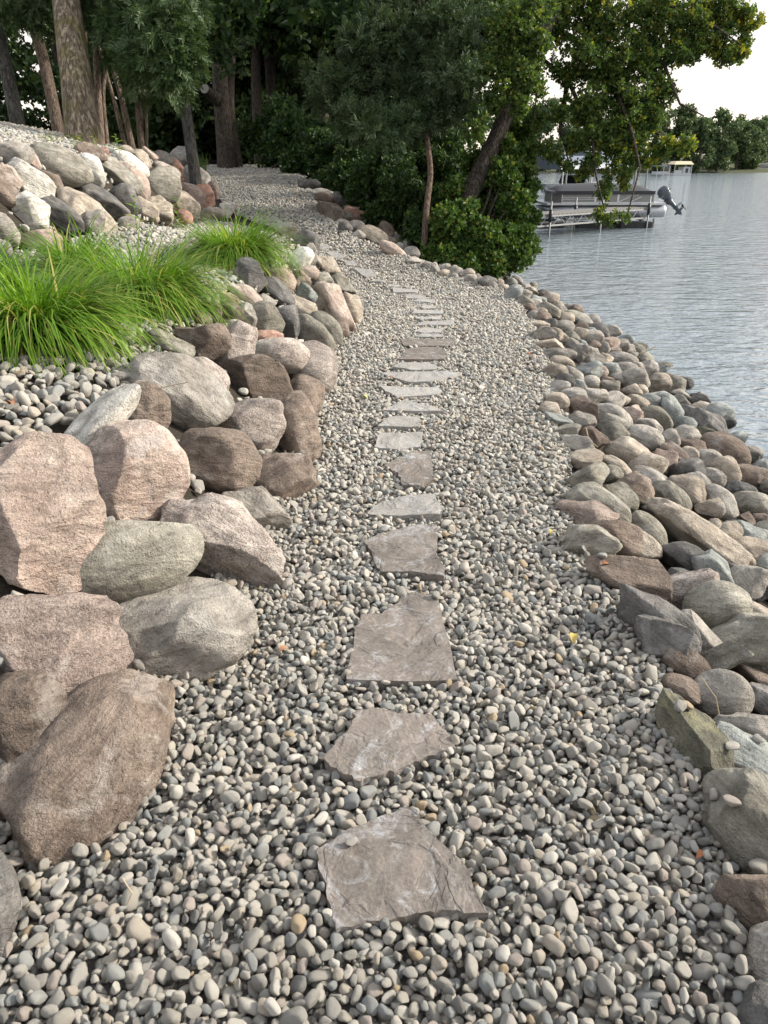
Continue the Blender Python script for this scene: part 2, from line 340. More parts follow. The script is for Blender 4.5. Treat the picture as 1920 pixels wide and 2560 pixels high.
B_DARK = mat_bark('bark_dark', (0.06, 0.05, 0.04), (0.12, 0.10, 0.08), 1.0)

# ------------------------------------------------------------------ terrain shape
def zpath(y): return np.interp(y, [-20, 10.2, 11, 12, 14, 16, 18, 20, 24, 60], [0, 0, 0.06, 0.22, 0.58, 0.85, 1.02, 1.14, 1.28, 1.5])
def hit(f, px, py, t0=0.6, t1=120.0):
    d = ray(px, py); t = np.concatenate([np.arange(t0, 30, 0.02), np.arange(30, t1, 0.2)])
    P = CAM + t[:, None] * d; below = P[:, 2] < f(P[:, 0], P[:, 1])
    k = int(np.argmax(below)) if below.any() else len(t) - 1
    return P[k], t[k]
def edge(pix, z=None):
    pts = []
    for p in pix:
        P, _ = hit((lambda x, y: zpath(y)) if z is None else (lambda x, y: x * 0 + z), *p); pts.append((P[1], P[0]))
    pts.sort(); return np.array(pts)
LE = edge([(-60, 2300), (40, 2180), (320, 1930), (463, 1760), (560, 1660), (625, 1500), (706, 1365), (745, 1260), (785, 1150), (808, 1040), (838, 960), (852, 870), (900, 800), (885, 740), (850, 690), (800, 628), (740, 592), (660, 560), (590, 530), (560, 500), (545, 470), (528, 440), (500, 420)])
RE = edge([(1880, 2560), (1815, 2330), (1800, 2150), (1750, 1960), (1650, 1760), (1600, 1640), (1540, 1500), (1480, 1400), (1405, 1300), (1390, 1180), (1375, 1050), (1355, 920), (1335, 850), (1300, 780), (1270, 735), (1200, 700), (1100, 668), (1010, 640), (890, 600), (810, 545), (785, 505), (765, 465), (745, 440)])
WATER_Z = -0.75
SE = edge([(1920, 1170), (1850, 1090), (1780, 1020), (1655, 925), (1505, 810), (1330, 718), (1250, 683)], WATER_Z)
SE = np.vstack([[[-30, 4.0], [0, 3.0]], SE, [[18, 3.1], [24, 3.3], [40, 3.0], [70, 2.0], [140, -2]]])
def xl(y): return np.interp(y, LE[:, 0], LE[:, 1])
def xr(y): return np.interp(y, RE[:, 0], RE[:, 1])
def xs(y): return np.interp(y, SE[:, 0], SE[:, 1])
def xu(y): return np.interp(y, [0, 5, 12, 14, 16, 20, 40], [-2.8, -2.8, -2.85, -3.0, -3.7, -6, -14])
def sstep(t): t = np.clip(t, 0, 1); return t * t * (3 - 2 * t)
def terrain(x, y):
    x = np.asarray(x, float); y = np.asarray(y, float)
    zp = zpath(y); l = xl(y); r = xr(y); s = l - x
    hL = np.interp(y, [0, 9, 12, 14], [0.62, 0.62, 0.3, 0.0])
    zl = zp + hL * np.clip(s / 0.85, 0, 1) + 0.17 * np.clip(s - 0.85, 0, 20) * np.interp(y, [10, 14], [1, 0.3])
    u = xu(y) - x
    ztop = np.interp(y, [0, 14, 18, 60], [1.66, 1.62, 1.35, 1.6]) + np.interp(y, [0, 14, 18], [0.22, 0.18, 0.03]) * np.clip(u - 0.8, 0, 5)
    zl = np.where(u > 0, zl + (np.maximum(ztop, zl) - zl) * sstep(u / 0.8), zl)
    zl = np.minimum(zl, np.maximum(ztop, zp + hL + .5))
    w = np.maximum(xs(y) - r, 0.3); q = (x - r) / w
    zr = zp + (WATER_Z - zp) * np.clip(q, 0, 1) - 0.38 * np.clip(x - xs(y), 0, 6)
    return np.where(x < l, zl, np.where(x > r, zr, zp))

# ------------------------------------------------------------------ ground, path, lake
gx = np.unique(np.concatenate([np.linspace(-70, -8, 26), np.linspace(-8, 6, 150), np.linspace(6, 30, 16)]))
gy = np.unique(np.concatenate([np.linspace(-14, 0, 12), np.linspace(0, 18, 170), np.linspace(18, 40, 60), np.linspace(40, 130, 22)]))
GX, GY = np.meshgrid(gx, gy); GZ = terrain(GX, GY)
GZ = GZ + 0.02 * noise3(np.stack([GX.ravel() * 3, GY.ravel() * 3, GX.ravel() * 0], 1), 3).reshape(GX.shape) * ((GX < xl(GY) - .1) | (GX > xr(GY) + .1)) - 0.03
nx = len(gx); ii = np.arange(len(gy) - 1)[:, None] * nx + np.arange(nx - 1)[None, :]
F = np.stack([ii, ii + 1, ii + nx + 1, ii + nx], -1).reshape(-1, 4)
ground = obj_np('ground', np.stack([GX, GY, GZ], -1).reshape(-1, 3), F, M_SOIL)
tag(ground, 'dark soil bank under the boulders, shrubs and trees', None, kind='structure')
py_ = np.unique(np.concatenate([np.linspace(-1.5, 18, 140), np.linspace(18, 26, 30)])); cols = np.linspace(0, 1, 10)
PX = (xl(py_) - 0.05)[:, None] * (1 - cols) + (xr(py_) + 0.03)[:, None] * cols; PY = np.repeat(py_[:, None], 10, 1); PZ = zpath(PY) - 0.02
ii = np.arange(len(py_) - 1)[:, None] * 10 + np.arange(9)[None, :]
path = obj_np('path', np.stack([PX, PY, PZ], -1).reshape(-1, 3), np.stack([ii, ii + 1, ii + 11, ii + 10], -1).reshape(-1, 4), M_GRIT)
tag(path, 'winding path of loose rounded river pebbles between boulder wall and lake', None, kind='structure')
wx = np.array([1, 20, 60, 160, 900.0]) ; wy = np.array([-60, 0, 30, 100, 300, 1500.0]); WX, WY = np.meshgrid(wx, wy)
WX[:, 0] = np.where(wy > 120, -900, -1); ii = np.arange(5)[:, None] * 5 + np.arange(4)[None, :]
lake = obj_np('lake', np.stack([WX, WY, WX * 0 + WATER_Z], -1).reshape(-1, 3), np.stack([ii, ii + 1, ii + 6, ii + 5], -1).reshape(-1, 4), M_WATER)
tag(lake, 'rippled grey-blue lake water reflecting the pale sky', None, kind='structure')

# ------------------------------------------------------------------ boulders
_ico = {}
def ico(sub):
    if sub not in _ico:
        bm = bmesh.new(); bmesh.ops.create_icosphere(bm, subdivisions=sub, radius=1.0); bm.verts.ensure_lookup_table()
        _ico[sub] = (np.array([v.co[:] for v in bm.verts]), np.array([[v.index for v in f.verts] for f in bm.faces])); bm.free()
    return _ico[sub]
def boulder_shape(seed, kind, sub):
    g = np.random.default_rng(seed); P, F = ico(sub); P = P.copy()
    n = {'r': 2.25, 'a': 2.9, 'b': 2.5, 'f': 3.2, 'e': 2.05}[kind]
    A = Matrix.Rotation(g.uniform(0, 6.28), 3, Vector(g.normal(size=3))); A = np.array(A)
    Q = P @ A.T; P = P / (np.abs(Q) ** n).sum(1)[:, None] ** (1 / n)
    k = {'r': 5, 'a': 12, 'b': 9, 'f': 6, 'e': 1}[kind]
    for _ in range(k):
        d = g.normal(size=3); d /= np.linalg.norm(d); lim = g.uniform(0.5, 0.84) if kind in 'af' else (g.uniform(0.58, 0.88) if kind == 'b' else g.uniform(0.66, 0.92))
        ex = P @ d - lim; P = P - np.where(ex > 0, ex, 0)[:, None] * d * (0.96 if kind in 'af' else (0.92 if kind == 'b' else 0.82))
    o = g.uniform(-50, 50, 3); rad = 1 + {'r': .10, 'a': .09, 'b': .12, 'f': .07, 'e': .035}[kind] * noise3(P * 1.5 + o, seed) + {'r': .035, 'a': .05, 'b': .05, 'f': .05, 'e': .015}[kind] * noise3(P * 3.6 + o, seed + 1)
    if sub >= 4:
        rid = 1 - np.abs(noise3(P * 2.3 + o + 9, seed + 5)); rad += {'r': .02, 'a': .06, 'b': .05, 'f': .04, 'e': .006}[kind] * (rid - .5)
        rad += {'r': .012, 'a': .022, 'b': .018, 'f': .022, 'e': .006}[kind] * noise3(P * 9 + o, seed + 2) + 0.006 * noise3(P * 21 + o, seed + 3)
    P = P * rad[:, None]
    lo, hi = P.min(0), P.max(0); return (P - (lo + hi) / 2) / ((hi - lo) / 2), F
STONES = []   # (object, zone, colour, shape, y)
ELL = []
def boulder(cx, cy, w, h, ang=0, col='grey', kind='b', zone='lower', depth=0.85, basef=0.33, name='boulder', push=0.35, seed=None):
    seed = seed or 100 + len(STONES) * 13
    k_ = {'lower': 1.03 if w * h > 26000 else 1.09, 'upper': 1.12, 'riprap': 1.06, 'bend': 1.05}[zone]; w *= k_; h *= k_
    _, t = hit(terrain, cx, cy + basef * h)
    zc = t
    rx, ry = w / 2 * zc / FPX, h / 2 * zc / FPX; rz = depth * math.sqrt(rx * ry)
    if kind == 'f': rz = max(rx, ry) * 0.8
    zc2 = zc + push * rz; k = zc2 / zc; rx *= k; ry *= k
    sub = 6 if w * h > 52000 else 5 if w * h > 20000 else (4 if w * h > 3000 else 3)
    P, F = boulder_shape(seed, kind, sub)
    c = at(cx, cy, zc2); a = R(ang)
    d = ray(cx, cy); d = d / np.linalg.norm(d); r0 = np.cross(d, [0, 0, 1]); r0 /= np.linalg.norm(r0); u0 = np.cross(r0, d)
    X = math.cos(a) * r0 + math.sin(a) * u0; Y = -math.sin(a) * r0 + math.cos(a) * u0
    Mw = Matrix(((X[0], Y[0], -d[0], c[0]), (X[1], Y[1], -d[1], c[1]), (X[2], Y[2], -d[2], c[2]), (0, 0, 0, 1)))
    o = obj_np(name, P * np.array([rx, ry, rz]), F, ROCK[col]); o.matrix_world = Mw
    ELL.append((cx, cy, w, h, a)); STONES.append((o, zone, col, kind, c[1], max(rx, ry))); return o
def B4(x0, x1, y0, y1, col, kind='b', ang=0, zone='lower', **kw):
    w, h = x1 - x0, y1 - y0
    if ang:   # given the box of a rotated ellipse: back out its axes for a plausible 0.62 ratio
        c2, s2 = math.cos(R(ang)) ** 2, math.sin(R(ang)) ** 2; W2, H2 = w * w, h * h
        det = c2 * c2 - s2 * s2
        if abs(det) > 0.25:
            A2 = (W2 * c2 - H2 * s2) / det; B2 = (H2 * c2 - W2 * s2) / det
        else: A2 = B2 = -1
        if A2 <= 0 or B2 <= 0 or B2 / A2 < 0.16 or B2 > A2:
            A2 = (W2 + H2) / 1.36; B2 = A2 * 0.36
        w, h = math.sqrt(A2), math.sqrt(B2)
    return boulder((x0 + x1) / 2, (y0 + y1) / 2, w, h, ang, col, kind, zone, **kw)

# lower wall, beside the path
boulder(75, 1285, 400, 395, -10, 'pink', 'a')
boulder(243, 1062, 262, 86, 38, 'white', 'r', depth=.8, push=-.9)
boulder(341, 1186, 255, 270, 0, 'pink', 'r')
boulder(308, 1403, 395, 215, 5, 'olive', 'e')
boulder(130, 1605, 345, 265, 0, 'rose', 'a')
boulder(445, 1578, 385, 285, 17, 'grey', 'b')
boulder(60, 1790, 215, 240, 20, 'brown', 'b')
boulder(214, 1938, 590, 365, 42, 'brown', 'b', basef=.22, seed=4322)
boulder(-35, 2270, 165, 310, 0, 'dark', 'r')
boulder(555, 1362, 345, 225, -33, 'granite', 'b')
boulder(545, 1160, 210, 180, -12, 'brown', 'r')
boulder(642, 1275, 175, 112, -30, 'grey', 'a')
boulder(697, 1192, 170, 125, 25, 'brown', 'a')
boulder(445, 985, 265, 190, -35, 'grey', 'r')
boulder(363, 1030, 120, 145, 0, 'brown', 'a')
boulder(625, 1066, 172, 155, -15, 'granite', 'b')
boulder(737, 1075, 112, 175, 12, 'brown', 'r')
boulder(766, 998, 100, 118, 20, 'brown', 'b')
boulder(648, 952, 168, 118, -8, 'brown', 'a')
boulder(782, 922, 118, 128, -15, 'granite', 'r')
boulder(697, 891, 145, 88, 5, 'granite', 'r')
boulder(582, 880, 110, 145, -8, 'granite', 'b')
boulder(502, 858, 130, 128, -30, 'brown', 'a')
boulder(522, 945, 112, 76, -48, 'granite', 'r')
boulder(425, 864, 118, 62, -18, 'olive', 'a')
boulder(626, 690, 78, 84, 0, 'dark', 'b')
for a in [(562, 652, 706, 765, 'pink', 'r', -25), (467, 528, 778, 816, 'pink', 'r'), (484, 553, 757, 806, 'brown', 'b'), (538, 608, 761, 818, 'brown', 'b'),
          (541, 597, 733, 771, 'brown', 'b'), (585, 640, 759, 828, 'grey', 'a'), (619, 709, 757, 848, 'olive', 'r'), (690, 747, 767, 852, 'dark', 'b'),
          (619, 707, 827, 873, 'red', 'r'), (733, 832, 791, 894, 'olive', 'r', -42), (779, 855, 778, 871, 'olive', 'r', -46), (652, 730, 691, 771, 'dark', 'a', -35),
          (659, 737, 668, 735, 'pink', 'r', -20), (716, 785, 734, 805, 'tan', 'b', -30), (737, 794, 708, 767, 'teal', 'a'), (720, 777, 677, 735, 'brown', 'a'),
          (790, 876, 706, 841, 'pink', 'b', -58), (853, 905, 734, 820, 'tan', 'r'), (766, 834, 683, 721, 'olive', 'r'), (821, 888, 687, 742, 'olive', 'f', -38),
          (716, 783, 622, 681, 'white', 'r', 35), (762, 793, 611, 678, 'grey', 'b'), (737, 795, 662, 700, 'pink', 'b', -15), (785, 850, 630, 700, 'tan', 'a', -40),
          (735, 800, 575, 630, 'dark', 'a'), (699, 755, 565, 598, 'tan', 'b'), (811, 838, 878, 940, 'tan', 'b'), (779, 825, 734, 788, 'tan', 'b'),
          (272, 367, 928, 965, 'grey', 'f'), (640, 690, 735, 772, 'grey', 'a'), (560, 600, 800, 830, 'grey', 'b'), (830, 872, 800, 850, 'brown', 'b')]:
    B4(*a)
# upper wall, behind the grass
for a in [(-15, 80, 361, 430, 'grey', 'b'), (50, 94, 368, 426, 'pink', 'b', -40), (87, 221, 373, 469, 'olive', 'r', -18), (190, 263, 394, 467, 'white', 'r', -30),
          (186, 262, 360, 406, 'brown', 'a', -15), (25, 132, 415, 506, 'white', 'a', -35), (87, 158, 417, 498, 'brown', 'a', -42), (-12, 38, 398, 473, 'pink', 'b', -40),
          (-20, 52, 440, 536, 'brown', 'b', -30), (38, 121, 487, 587, 'white', 'a'), (-30, 42, 538, 621, 'grey', 'r'), (88, 197, 496, 589, 'dark', 'a', -40),
          (146, 275, 484, 600, 'tan', 'b', -38), (170, 313, 460, 549, 'dark', 'b', -25), (248, 340, 398, 495, 'olive', 'b', -38), (291, 369, 408, 497, 'pink', 'r', -45),
          (275, 364, 377, 444, 'white', 'r', -32), (354, 447, 424, 506, 'olive', 'b'), (280, 346, 465, 542, 'dark', 'r'), (329, 391, 493, 556, 'tan', 'a', -30),
          (367, 429, 494, 563, 'tan', 'b'), (410, 496, 478, 542, 'tan', 'b', -25), (439, 508, 462, 524, 'pink', 'r', -30), (418, 472, 402, 466, 'red', 'a', -45),
          (374, 445, 409, 459, 'granite', 'r', -20), (334, 376, 377, 421, 'tan', 'a'), (354, 394, 373, 406, 'pink', 'a', -20), (378, 431, 379, 419, 'grey', 'r'),
          (419, 490, 371, 430, 'grey', 'r', 12), (468, 523, 413, 473, 'grey', 'r', -30), (465, 494, 429, 469, 'pink', 'b'), (515, 546, 455, 502, 'pink', 'r'),
          (486, 534, 465, 527, 'red', 'b'), (248, 277, 370, 402, 'red', 'a'), (59, 150, 578, 643, 'pink', 'a'), (483, 559, 520, 556, 'tan', 'b'),
          (551, 588, 509, 545, 'white', 'a'), (300, 350, 540, 580, 'grey', 'b'), (205, 262, 530, 600, 'grey', 'b'), (440, 480, 525, 565, 'red', 'b'), (430, 470, 383, 415, 'tan', 'r'), (300, 336, 365, 392, 'tan', 'b'), (395, 440, 368, 392, 'brown', 'b'), (-10, 30, 600, 660, 'grey', 'b')]:
    B4(*a, zone='upper')
# shoreline riprap
for a in [(1418, 1508, 1122, 1180, 'tan', 'f', 10), (1499, 1577, 1136, 1190, 'tan', 'r', -30), (1515, 1620, 1093, 1166, 'tan', 'r', -15), (1613, 1690, 1124, 1185, 'pink', 'a'),
          (1650, 1723, 1110, 1172, 'brown', 'b', -38), (1698, 1744, 1117, 1180, 'tan', 'b'), (1735, 1807, 1122, 1186, 'grey', 'r', -25), (1740, 1812, 1170, 1224, 'grey', 'r'),
          (1386, 1520, 1163, 1255, 'olive', 'b', 28), (1503, 1558, 1163, 1210, 'olive', 'b'), (1573, 1670, 1168, 1215, 'grey', 'r', -10), (1537, 1646, 1184, 1272, 'brown', 'a', -25),
          (1504, 1596, 1203, 1283, 'olive', 'b', -35), (1417, 1574, 1216, 1336, 'olive', 'r', -25), (1633, 1728, 1203, 1296, 'olive', 'r', -46),
          (1666, 1763, 1182, 1272, 'tan', 'r', -30), (1716, 1785, 1179, 1255, 'grey', 'b', -40), (1757, 1849, 1215, 1300, 'grey', 'r', -42), (1606, 1698, 1251, 1298, 'grey', 'a'),
          (1575, 1666, 1280, 1380, 'olive', 'e', -45), (1396, 1546, 1310, 1406, 'olive', 'a', 12), (1540, 1652, 1325, 1404, 'tan', 'r', -20)]:
    B4(*a, zone='riprap', name='riprap_stone')
for a in [(1752, 1350, 318, 92, -27, 'tan', 'b'), (1470, 1292, 150, 88, 8, 'pink', 'a'), (1577, 1442, 222, 118, -10, 'brown', 'a'), (1716, 1406, 158, 90, -15, 'dark', 'a'),
          (1718, 1488, 150, 122, 15, 'granite', 'a'), (1635, 1560, 240, 130, -32, 'dark', 'b'), (1655, 1608, 160, 122, -20, 'dark', 'a'), (1850, 1612, 250, 150, 20, 'olive', 'b'),
          (1806, 1742, 138, 130, 10, 'grey', 'e'), (1706, 1725, 105, 70, -20, 'brown', 'r'),
          (1738, 1855, 285, 145, -48, 'mossy', 'a'), (1885, 1848, 215, 130, 0, 'grey', 'a'), (1893, 1958, 140, 75, -20, 'grey', 'b'), (1880, 2062, 290, 225, -32, 'olive', 'b'),
          (1912, 2275, 215, 200, -25, 'brown', 'b'), (1950, 2415, 150, 200, 10, 'grey', 'r'), (1925, 2545, 160, 150, 0, 'dark', 'a'), (1900, 1704, 135, 52, -10, 'brown', 'f'),
          (1915, 1755, 115, 80, 0, 'dark', 'b'), (1868, 1457, 92, 115, -60, 'grey', 'a'), (1850, 1456, 140, 68, -20, 'dark', 'a'), (1890, 1548, 110, 72, -20, 'tan', 'r'),
          (1783, 1322, 46, 52, 0, 'tan', 'r'), (1820, 1336, 58, 72, -30, 'tan', 'r'), (1864, 1342, 118, 76, -20, 'teal', 'b'), (1908, 1412, 62, 78, 0, 'teal', 'b'),
          (1878, 1258, 98, 58, 0, 'olive', 'r'), (1843, 1226, 92, 46, 0, 'dark', 'b'), (1868, 1189, 92, 54, 0, 'brown', 'b'), (1811, 1128, 128, 82, -18, 'brown', 'e'),
          (1760, 1056, 142, 68, -28, 'dark', 'b'), (1866, 1300, 42, 44, 0, 'brown', 'a'), (1905, 1306, 50, 46, 0, 'brown', 'a'), (1905, 1610, 60, 40, 0, 'dark', 'b'), (1700, 1440, 60, 40, 0, 'dark', 'b')]:
    boulder(*a, zone='riprap', name='riprap_stone', push=.15)
boulder(1792, 1515, 155, 122, 18, 'olive', 'e', zone='riprap', name='riprap_stone', push=-1.3)
boulder(1782, 1652, 175, 62, 35, 'olive', 'f', zone='riprap', name='riprap_stone', push=-.5)
def Q(x0, x1, y0, y1, col='grey', kind='r', ang=0): B4(1240 + .41 * x0 - 1, 1240 + .41 * x1 + 1, 680 + .41 * y0 - 1, 680 + .41 * y1 + 2, col, kind, ang, zone='riprap', name='riprap_stone')
for a in [(395, 610, 1000, 1118, 'grey', 'a'), (505, 685, 955, 1095, 'brown', 'b', -25), (643, 808, 918, 1058, 'olive', 'r'), (793, 1013, 938, 1084, 'grey', 'e', -12), (343, 508, 923, 1014, 'olive', 'a'),
          (288, 483, 863, 964, 'teal', 'a', -20), (418, 608, 853, 974, 'grey', 'b'), (438, 638, 768, 914, 'brown', 'b', -25), (603, 848, 803, 964, 'grey', 'r', -26), (873, 1073, 818, 964, 'olive', 'r', -25),
          (768, 893, 808, 924, 'pink', 'b', -20), (1083, 1238, 938, 1074, 'grey', 'r'), (1108, 1278, 1018, 1104, 'brown', 'b'), (1008, 1123, 958, 1074, 'grey', 'r'), (598, 813, 893, 969, 'olive', 'r', -10),
          (860, 1010, 885, 1000, 'grey', 'b', -30), (268, 383, 793, 884, 'tan', 'r'), (298, 443, 738, 844, 'tan', 'b'), (318, 448, 663, 759, 'grey', 'a'), (288, 433, 558, 674, 'tan', 'r', 12), (418, 533, 578, 694, 'grey', 'r', -35),
          (528, 628, 633, 704, 'grey', 'e'), (323, 483, 523, 594, 'tan', 'r', -15), (468, 673, 698, 804, 'grey', 'b', -10), (638, 748, 663, 749, 'olive', 'b'), (908, 1063, 618, 734, 'tan', 'b'), (768, 890, 683, 759, 'tan', 'r'), (850, 925, 690, 755, 'tan', 'r'),
          (713, 868, 553, 644, 'grey', 'r'), (543, 678, 558, 644, 'pink', 'r', -15), (698, 833, 608, 694, 'grey', 'r', -15), (838, 923, 618, 704, 'grey', 'r'), (808, 913, 738, 849, 'tan', 'r', -20), (878, 1013, 748, 840, 'teal', 'b'),
          (988, 1133, 748, 934, 'teal', 'r', -52), (1058, 1183, 753, 849, 'grey', 'a'), (1188, 1363, 793, 884, 'tan', 'r', -15), (1180, 1252, 738, 789, 'dark', 'r'), (678, 812, 743, 809, 'tan', 'r'), (1195, 1330, 945, 1020, 'mossy', 'b'),
          (243, 413, 412, 504, 'tan', 'f', 12), (158, 358, 338, 434, 'grey', 'a', 8), (288, 483, 468, 554, 'grey', 'r'), (438, 528, 408, 509, 'grey', 'r', -35), (348, 443, 363, 444, 'tan', 'r'), (333, 473, 298, 379, 'grey', 'r', 0),
          (408, 573, 238, 314, 'olive', 'r', -15), (243, 338, 248, 334, 'brown', 'a'), (188, 273, 238, 304, 'grey', 'e'), (123, 248, 153, 229, 'olive', 'a', -15), (108, 218, 108, 164, 'grey', 'b'), (263, 393, 188, 284, 'olive', 'b', -35), (225, 310, 220, 265, 'tan', 'r'),
          (558, 693, 308, 414, 'dark', 'b', -25), (678, 863, 488, 574, 'grey', 'r', -12), (538, 663, 498, 594, 'grey', 'b'), (608, 748, 398, 474, 'pink', 'b'), (468, 563, 343, 414, 'tan', 'r'), (608, 693, 428, 504, 'grey', 'a'),
          (833, 923, 433, 484, 'brown', 'r'), (858, 985, 498, 604, 'olive', 'b', -30), (188, 323, 298, 344, 'tan', 'r'), (390, 425, 245, 295, 'grey', 'b'), (470, 560, 310, 360, 'brown', 'b'), (745, 850, 440, 500, 'grey', 'b'), (690, 760, 462, 500, 'pink', 'r'),
          (1080, 1200, 640, 720, 'dark', 'r'), (1060, 1180, 715, 770, 'grey', 'f'), (920, 1060, 725, 760, 'teal', 'f'), (640, 720, 640, 680, 'brown', 'b'), (500, 560, 410, 480, 'teal', 'r', -40), (560, 640, 420, 480, 'brown', 'b'), (960, 1070, 550, 590, 'tan', 'r'), (1170, 1290, 845, 885, 'grey', 'b'),
          (500, 590, 560, 620, 'grey', 'r'), (540, 610, 340, 400, 'teal', 'r')]:
    Q(*a)
# border stones along the far bend of the path
def Pz(x0, x1, y0, y1, col='grey', kind='r', ang=0): B4(650 + .422 * x0 - 1, 650 + .422 * x1 + 1, 380 + .422 * y0 - 1, 380 + .422 * y1 + 2, col, kind, ang, zone='bend', name='border_stone')
for a in [(333, 512, 298, 415, 'brown', 'b', -30), (273, 348, 298, 354, 'grey', 'b'), (323, 457, 243, 324, 'brown', 'r', -15), (288, 432, 218, 264, 'grey', 'b'), (498, 642, 338, 419, 'red', 'b', -10), (608, 717, 383, 464, 'grey', 'r'), (503, 622, 408, 494, 'grey', 'r', 10),
          (578, 757, 438, 549, 'tan', 'r', -22), (428, 532, 400, 444, 'grey', 'r'), (708, 872, 533, 634, 'pink', 'r', -27), (698, 792, 418, 544, 'brown', 'r'), (803, 852, 538, 590, 'grey', 'e'), (848, 947, 563, 634, 'grey', 'r'), (863, 972, 623, 664, 'grey', 'f'),
          (958, 1032, 653, 694, 'grey', 'r'), (1058, 1132, 663, 709, 'grey', 'r'), (1118, 1182, 673, 719, 'tan', 'r'), (1168, 1232, 703, 744, 'grey', 'r'), (1203, 1272, 693, 749, 'tan', 'r'), (1213, 1282, 728, 779, 'grey', 'r'), (1273, 1352, 743, 794, 'grey', 'r'), (1263, 1372, 693, 759, 'dark', 'r'),
          (1338, 1432, 718, 784, 'dark', 'r'), (1148, 1252, 638, 704, 'dark', 'r'), (1403, 1472, 783, 824, 'tan', 'r'), (1010, 1062, 678, 724, 'grey', 'r'), (1063, 1132, 698, 744, 'tan', 'r'), (1128, 1172, 718, 754, 'grey', 'e'), (1345, 1405, 770, 810, 'grey', 'r'), (1480, 1552, 788, 834, 'pink', 'b'),
          (228, 362, 168, 229, 'dark', 'b'), (1020, 1050, 655, 685, 'grey', 'e'), (660, 760, 380, 440, 'dark', 'r'), (420, 500, 240, 330, 'dark', 'r'), (1450, 1500, 810, 850, 'pink', 'b')]:
    Pz(*a)
# stones that fill the gaps of the riprap slope
def inside(px, py, f):
    for cx, cy, w, h, a in ELL:
        dx, dy = px - cx, -(py - cy); u = math.cos(a) * dx + math.sin(a) * dy; v = -math.sin(a) * dx + math.cos(a) * dy
        if (u / (w / 2 * f)) ** 2 + (v / (h / 2 * f)) ** 2 < 1: return True
    return False
nfill = 0; fills = []
for _ in range(2600):
    y = 0.9 + 14.5 * random.random() ** 1.1; w_ = xs(y) - xr(y); x = xr(y) + 0.12 + (w_ - 0.15) * random.random()
    z = float(terrain(x, y)); px, py, zc = proj((x, y, z))
    if px > 1990 or py > 2620 or nfill >= 95: continue
    r = random.uniform(0.07, 0.13)
    if inside(px, py, 0.85) or any((x - a) ** 2 + (y - b) ** 2 < (0.85 * (r + c)) ** 2 for a, b, c in fills): continue
    fills.append((x, y, r)); nfill += 1
    wpx = 2.3 * r * FPX / zc; hpx = wpx * random.uniform(0.6, 0.85)
    boulder(px, py - hpx * .1, wpx, hpx, random.uniform(-35, 25), random.choice(['grey', 'grey', 'olive', 'tan', 'brown', 'dark', 'teal']), random.choice('rrba'), zone='riprap', name='riprap_stone', push=0.3)
# labels: colour, place, and order from the camera's end
cls = {}
ZW = {'lower': ('boulder', 'lower wall along the path', 'boulders of the lower wall'), 'upper': ('boulder', 'upper wall behind the grass', 'boulders of the upper wall'),
      'bend': ('stone', 'border at the path bend', 'stones along the path bend')}
SW = {'r': 'rounded', 'a': 'angular', 'b': 'blocky', 'f': 'slab-like', 'e': 'egg-smooth'}
for s in STONES:
    o, zone, col, kind, y, sz = s
    if zone == 'riprap':
        x = o.matrix_world.translation.x; yy = o.matrix_world.translation.y
        q = (x - xr(yy)) / max(xs(yy) - xr(yy), .3); sub = 'beside the path' if q < 0.3 else ('on mid slope' if q < 0.72 else 'at the waterline')
        key = (zone, sub, col, kind)
    else: key = (zone, '', col, kind)
    cls.setdefault(key, []).append(s)
for (zone, sub, col, kind), L in cls.items():
    L.sort(key=lambda s: s[4])
    for i, s in enumerate(L):
        cw = COLOUR_WORD[col]
        if zone == 'riprap':
            lab = f"{cw} {SW[kind]} riprap stone {sub}, " + ('the only such one' if len(L) == 1 else f"{ordinal(i)} such from the near end")
            tag(s[0], lab, 'stone', 'shoreline riprap stones')
        else:
            what, where, grp = ZW[zone]
            lab = f"{cw} {SW[kind]} {what} in the {where}, " + ('the only such one' if len(L) == 1 else f"{ordinal(i)} such from near end")
            tag(s[0], lab, what, grp)

